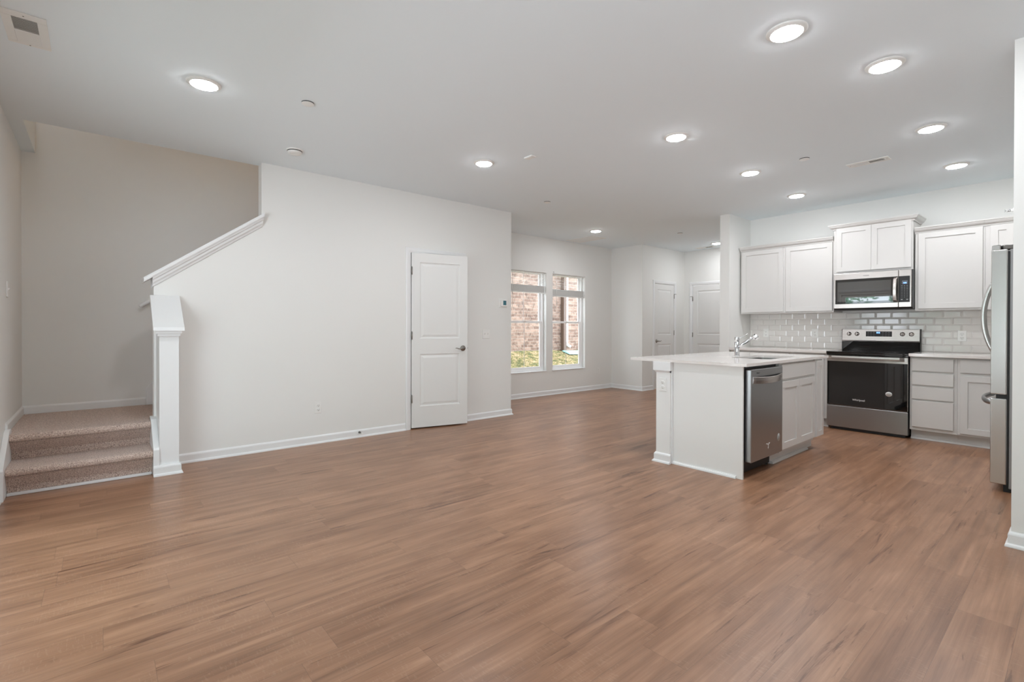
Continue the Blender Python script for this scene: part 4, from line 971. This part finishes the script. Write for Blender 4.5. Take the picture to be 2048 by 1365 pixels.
mb = MB(); d = Vector((0, -0.8, 0.38)).normalized()
a0 = Vector((fx, fy-0.148, TZ1+0.180)); a1 = a0+Vector((0, -0.014, 0.008)); a2 = a1+Vector((0, -0.020, -0.001)); a3 = a2+Vector((0, -0.014, -0.014))
mb.tube([a0, a1, a2, a3], 0.02, 24, [0.0155, 0.0235, 0.0245, 0.022]); obj('spray_head', mb, M_CHROME, fa)
mb = MB(); mb.lathe([(0.006, 0), (0.006, 0.006), (0, 0.007)], a1+Vector((0, -0.008, 0.023)), 'z', 12); obj('button', mb, M_BLACK, fa)

# dishwasher
T = FR(3.862, 1.720, 0, FY); DW = 0.598
dw = thing('dishwasher', 'stainless dishwasher built into the island beside the end panel', 'dishwasher', (3.862+DW/2, 1.72, 0))
mb = MB(T); mb.box(-0.024, DW, 0.03, 0.60, 0.10, 0.878); mb.box(-0.022, DW-0.002, 0.08, 0.56, 0.012, 0.10); obj('tub', mb, M_BLACK, dw)
mb = MB(T); mb.box(-0.0, DW, -0.028, 0.028, 0.128, 0.858, 0.008, 3); dd = obj('door', mb, M_STEELD, dw)
mb = MB(T); b = bmesh.new(); rings = []
for i in range(21):
    u = i/20; x = 0.025+(DW-0.05)*u; e = 1-(2*u-1)**2; y = -0.028-0.030*e; dz = -0.010*e
    if i in (0, 20): y = -0.027
    rings.append([b.verts.new(p) for p in ((x, y, 0.748+dz), (x, y-0.006, 0.751+dz), (x, y-0.008, 0.775+dz), (x, y-0.006, 0.798+dz), (x, y, 0.802+dz))])
for A, B in zip(rings, rings[1:]):
    for k in range(5): b.faces.new((A[k], A[(k+1) % 5], B[(k+1) % 5], B[k]))
b.faces.new(rings[0]); b.faces.new(rings[-1][::-1]); bmesh.ops.recalc_face_normals(b, faces=b.faces); mb._add(b); obj('handle', mb, M_STEEL, dd)
text_mesh('Whirlpool', 0.0145, T @ Matrix.Translation((0.115, -0.0285, 0.827)), M_LOGOD, 'logo', dd, 0.0003, 0.95)
mb = MB(T); mb.lathe([(0.026, -0.0283), (0.026, -0.0290), (0, -0.0290)], (0.515, 0, 0.262), 'y', 28, 1, 1.25); s1 = obj('round_sticker', mb, mat('sticker_silver', (190, 190, 188), 0.4), dd)
mb = MB(T)
for dz in (-0.016, -0.008, 0, 0.008, 0.016): mb.box(0.499, 0.531, -0.0296, -0.0289, 0.262+dz-0.0013, 0.262+dz+0.0013)
obj('print', mb, M_LOGOD, s1)
mb = MB(T)
for sx in (-1, 1):
    mb.prism([(0.31, 0.212), (0.31+sx*0.012, 0.233), (0.31+sx*0.042, 0.240), (0.31+sx*0.020, 0.244), (0.31+sx*0.006, 0.236)], -0.0292, -0.0284, 'y')
mb.prism([(0.31, 0.196), (0.317, 0.206), (0.31, 0.216), (0.303, 0.206)], -0.0292, -0.0284, 'y')
obj('sticker', mb, M_LOGO, dd, label='small white V-shaped mark')
for x in (0.04, DW-0.04):
    mb = MB(T); mb.lathe([(0.02, 0), (0.02, 0.006), (0.008, 0.008), (0.008, 0.02)], (x, 0.10, 0), 'z', 14); obj('foot', mb, M_BLACK, dw)
# sink base cabinet
T = FR(4.464, YF, 0, FY); wd = 0.800
c = thing('base_cabinet', 'white island sink cabinet with false drawer front over two doors', 'cabinet', (4.464+wd/2, YF, 0))
mb = MB(T)
for q in ((0, 0.018, 0, 0.60, 0.105, 0.884), (wd-0.018, wd, 0, 0.60, 0.105, 0.884), (0.018, wd-0.018, 0, 0.60, 0.105, 0.123), (0.018, wd-0.018, 0.582, 0.60, 0.123, 0.884), (0.018, wd-0.018, 0, 0.019, 0.123, 0.884)): mb.box(*q)
obj('cabinet_body', mb, M_CAB, c)
slab(T, 0.010, wd-0.016, 0.742, 0.868, 'drawer', c)
shaker(T, 0.010, wd/2-0.004, 0.132, 0.718, 'door', c); shaker(T, wd/2-0.002, wd-0.016, 0.132, 0.718, 'door', c)
mb = MB(T); mb.box(0.0, wd, 0.075, 0.092, 0, 0.105); mb.loft(BB[:6]+[(0, 0.022)], lambda p: Vector((0.0-p[0]*0, 0.075-p[0]*1.2, p[1])), lambda p: Vector((wd+p[0]*0.6, 0.075-p[0]*1.2, p[1]))); obj('toe_kick', mb, M_CAB, c)
T = FR(5.266, YF, 0, FY); wd = 0.194
c = thing('base_cabinet', 'narrow white island cabinet with a slim panel door at the far end', 'cabinet', (5.266+wd/2, YF, 0))
mb = MB(T); mb.box(0, wd, -0.012, 0.60, 0.125, 0.884, 0.001); mb.box(0, wd, 0.08, 0.60, 0, 0.125); obj('cabinet_body', mb, M_CAB, c)
shaker(FR(5.266, YF-0.012, 0, FY), 0.006, wd-0.004, 0.135, 0.868, 'door', c, 0.048)

# ------------------------------------------------------------------ refrigerator (front faces +Y)
fr = thing('refrigerator', 'stainless french-door refrigerator seen edge-on beside the right wall', 'refrigerator', (5.425, 0.0, 0))
FX0, FX1 = 4.97, 5.88; mcase = mat('fridge_case', (150, 150, 150), 0.4, 0.5)
mb = MB(); mb.box(FX0+0.006, FX1-0.006, -0.38, 0.372, 0.03, 1.752, 0.004); obj('body', mb, mcase, fr)
mb = MB(); mb.box(FX0+0.03, FX1-0.03, -0.30, 0.40, 0.0, 0.055); obj('base_grille', mb, M_BLACK, fr)
xm = (FX0+FX1)/2
for a, b_, s_ in ((FX0, xm-0.002, 1), (xm+0.002, FX1, -1)):
    hx = a if s_ == 1 else b_
    mb = MB(); mb.box(a, b_, 0.382, 0.468, 0.705, 1.755, 0.007, 3)
    mb.box(a if s_ == 1 else a, b_, 0.418, 0.466, 1.745, 1.789, 0.006, 2)
    dr = obj('door', mb, M_STEELF, fr)
    mb = MB(); hxp = xm-s_*0.045
    pts = []
    for i in range(21):
        u = i/20; z = 0.965+0.62*u; e = (1-(2*u-1)**2); y = 0.462+0.080*math.sqrt(max(e, 0))*0.55+0.045*e
        pts.append((hxp, y, z))
    mb.tube(pts, 0.0125, 12, [0.010]+[0.0135]*19+[0.010]); obj('handle', mb, M_STEELF, dr)
    mb = MB(); hc = FX0+0.055 if s_ == 1 else FX1-0.055
    mb.box(hc-0.045, hc+0.030, 0.30, 0.40, 1.752, 1.784, 0.006); mb.lathe([(0.020, 0), (0.020, 0.032), (0.017, 0.036), (0, 0.036)], (hc-0.01, 0.398, 1.752), 'z', 20); obj('hinge_cover', mb, M_DARKMET, fr)
mb = MB(); mb.box(FX0, FX1, 0.382, 0.468, 0.055, 0.676, 0.007, 3); dr = obj('freezer_drawer', mb, M_STEELF, fr)
mb = MB(); pts = []
for i in range(21):
    u = i/20; x = FX0+0.06+(FX1-FX0-0.12)*u; e = 1-(2*u-1)**2; pts.append((x, 0.462+0.050*math.sqrt(max(e, 0))+0.028*e, 0.640-0.0*e))
mb.tube(pts, 0.0135, 12, flat=1.5); obj('handle', mb, M_STEELD, dr)
mb = MB(); mb.box(FX0+0.004, FX1-0.004, 0.372, 0.383, 0.06, 1.74); mb.box(FX0+0.02, FX1-0.02, 0.383, 0.44, 0.675, 0.706); obj('door_gasket', mb, M_BLACK, fr)

# ------------------------------------------------------------------ outside
nx, ny_ = 40, 14; b = bmesh.new()
def lz(x, y):
    z = 0.585-(9.1-y)*0.285
    return z+0.02*math.sin(x*2.1+y)+0.012*math.sin(x*5.3-y*3)
g = [[b.verts.new((2.0+(18-2.0)*i/nx, 6.26+(9.25-6.26)*j/ny_, lz(2.0+16*i/nx, 6.26+2.99*j/ny_))) for i in range(nx+1)] for j in range(ny_+1)]
for j in range(ny_):
    for i in range(nx): b.faces.new((g[j][i], g[j][i+1], g[j+1][i+1], g[j+1][i])).smooth = True
mb = MB(); mb._add(b); lw = tag(obj('lawn', mb, M_GRASS, None), 'sloping patchy green and straw lawn outside the two windows', 'lawn')
b = bmesh.new(); rnd = random.Random(3)
for k in range(14000):
    x = rnd.uniform(6.3, 11.6); y = rnd.uniform(7.2, 9.05); z = lz(x, y); hgt = rnd.uniform(0.012, 0.032); a = rnd.uniform(0, PI); ww = 0.004
    dx, dy = math.cos(a)*ww, math.sin(a)*ww; tx, ty = rnd.uniform(-0.02, 0.02), rnd.uniform(-0.02, 0.02)
    v = [b.verts.new(p) for p in ((x-dx, y-dy, z-0.005), (x+dx, y+dy, z-0.005), (x+tx, y+ty, z+hgt))]; b.faces.new(v)
mb = MB(); mb._add(b); tag(obj('grass_blades', mb, m_noise('grass_blade', [(0.40, (54, 70, 28)), (0.5, (96, 94, 50)), (0.62, (130, 115, 82))], 3.2), None), 'short green and dry grass blades on the lawn by the brick wall', 'grass', None, 'stuff')
mb = MB(); mb.box(2.0, 18.0, 9.1, 9.4, -0.4, 3.7); tag(obj('brick_building', mb, M_BRICK, None), 'neighbouring pinkish brick building wall seen through the windows', 'building')
ds_ = thing('downspout', 'white rain downspout with an elbow on the brick wall outside the far window', 'downspout', (9.635, 9.06, 0.66))
mb = MB(); mb.box(9.505, 9.590, 9.02, 9.085, 0.80, 3.65, 0.008); obj('pipe', mb, M_PLASTIC, ds_)
mb = MB(); mb.tube([(9.547, 9.053, 0.83), (9.552, 9.053, 0.77), (9.577, 9.05, 0.72), (9.635, 9.04, 0.69), (9.685, 9.03, 0.675)], 0.038, 10); obj('elbow', mb, M_PLASTIC, ds_)
mb = MB(); mb.box(9.385, 9.495, 8.99, 9.099, 0.54, 3.68, 0.01); tag(obj('drain_pipe', mb, M_PIPEBR, None), 'dark brown vertical pipe on the brick wall beside the white downspout', 'pipe')
mb = MB(); mb.raw([(9.30, 8.98, 0.565), (9.30, 8.70, 0.49), (10.05, 8.72, 0.465), (10.1, 8.96, 0.54), (9.33, 8.96, 0.585), (9.33, 8.72, 0.51), (10.04, 8.73, 0.485), (10.08, 8.95, 0.56)], [(0, 1, 2, 3), (4, 5, 6, 7), (0, 1, 5, 4), (1, 2, 6, 5), (2, 3, 7, 6), (3, 0, 4, 7)])
tag(obj('splash_block', mb, M_SPLASH, None), 'pale green splash block on the grass under the downspout', 'splash block')
# garden outside the patio door (trees seen in the microwave and range reflections)
mb = MB(); mb.box(-4.0, -0.67, 0.2, 6.5, -0.25, -0.06); tag(obj('bounce_slab', mb, mat('concrete', (205, 202, 196), 0.85, bump=(40, 0.3, 0.003)), None), 'unseen pale concrete slab added outside the patio door to bounce light indoors', 'patio')  # unseen slab, kept pale to bounce daylight up to the ceiling
def tree(x, y, hgt, rad, label, seed):
    rn = random.Random(seed); r = thing('tree', label, 'tree', (x, y, -0.06), 'leafy trees in the back garden')
    mb = MB(); mb.tube([(x, y, -0.06), (x+0.05, y, hgt*0.35), (x, y+0.05, hgt*0.8)], 0.09, 8, [0.13, 0.09, 0.03]); obj('trunk', mb, M_BARK, r)
    b = bmesh.new()
    for k in range(5200):
        u = rn.uniform(-1, 1); a = rn.uniform(0, 2*PI); rr_ = rad*rn.uniform(0.45, 1.0)*(0.75+0.25*math.sin(a*5+u*4)); q = math.sqrt(1-u*u)
        c0 = Vector((x+rr_*q*math.cos(a), y+rr_*q*math.sin(a), max(0.1, hgt*0.55+hgt*0.48*u))); s_ = rn.uniform(0.05, 0.12)
        d1_ = Vector((rn.uniform(-1, 1), rn.uniform(-1, 1), rn.uniform(-1, 1))).normalized(); d2_ = d1_.cross(Vector((rn.uniform(-1, 1), rn.uniform(-1, 1), rn.uniform(-1, 1)))).normalized()
        b.faces.new([b.verts.new(c0+d1_*s_), b.verts.new(c0+d2_*s_*0.5), b.verts.new(c0-d1_*s_), b.verts.new(c0-d2_*s_*0.5)])
    mb = MB(); mb._add(b); obj('foliage', mb, M_LEAF, r)
tree(-4.8, 2.6, 4.8, 1.5, 'leafy green tree outside the patio door, nearest the house', 1)
tree(-5.1, 5.75, 5.0, 1.5, 'leafy green tree outside the patio door on the stair side', 2)
tree(-5.4, 8.9, 5.2, 1.5, 'leafy green tree farthest along the garden past the stair side', 5)
tree(-5.2, -0.6, 4.6, 1.5, 'leafy green tree outside the patio door beside the camera', 4)
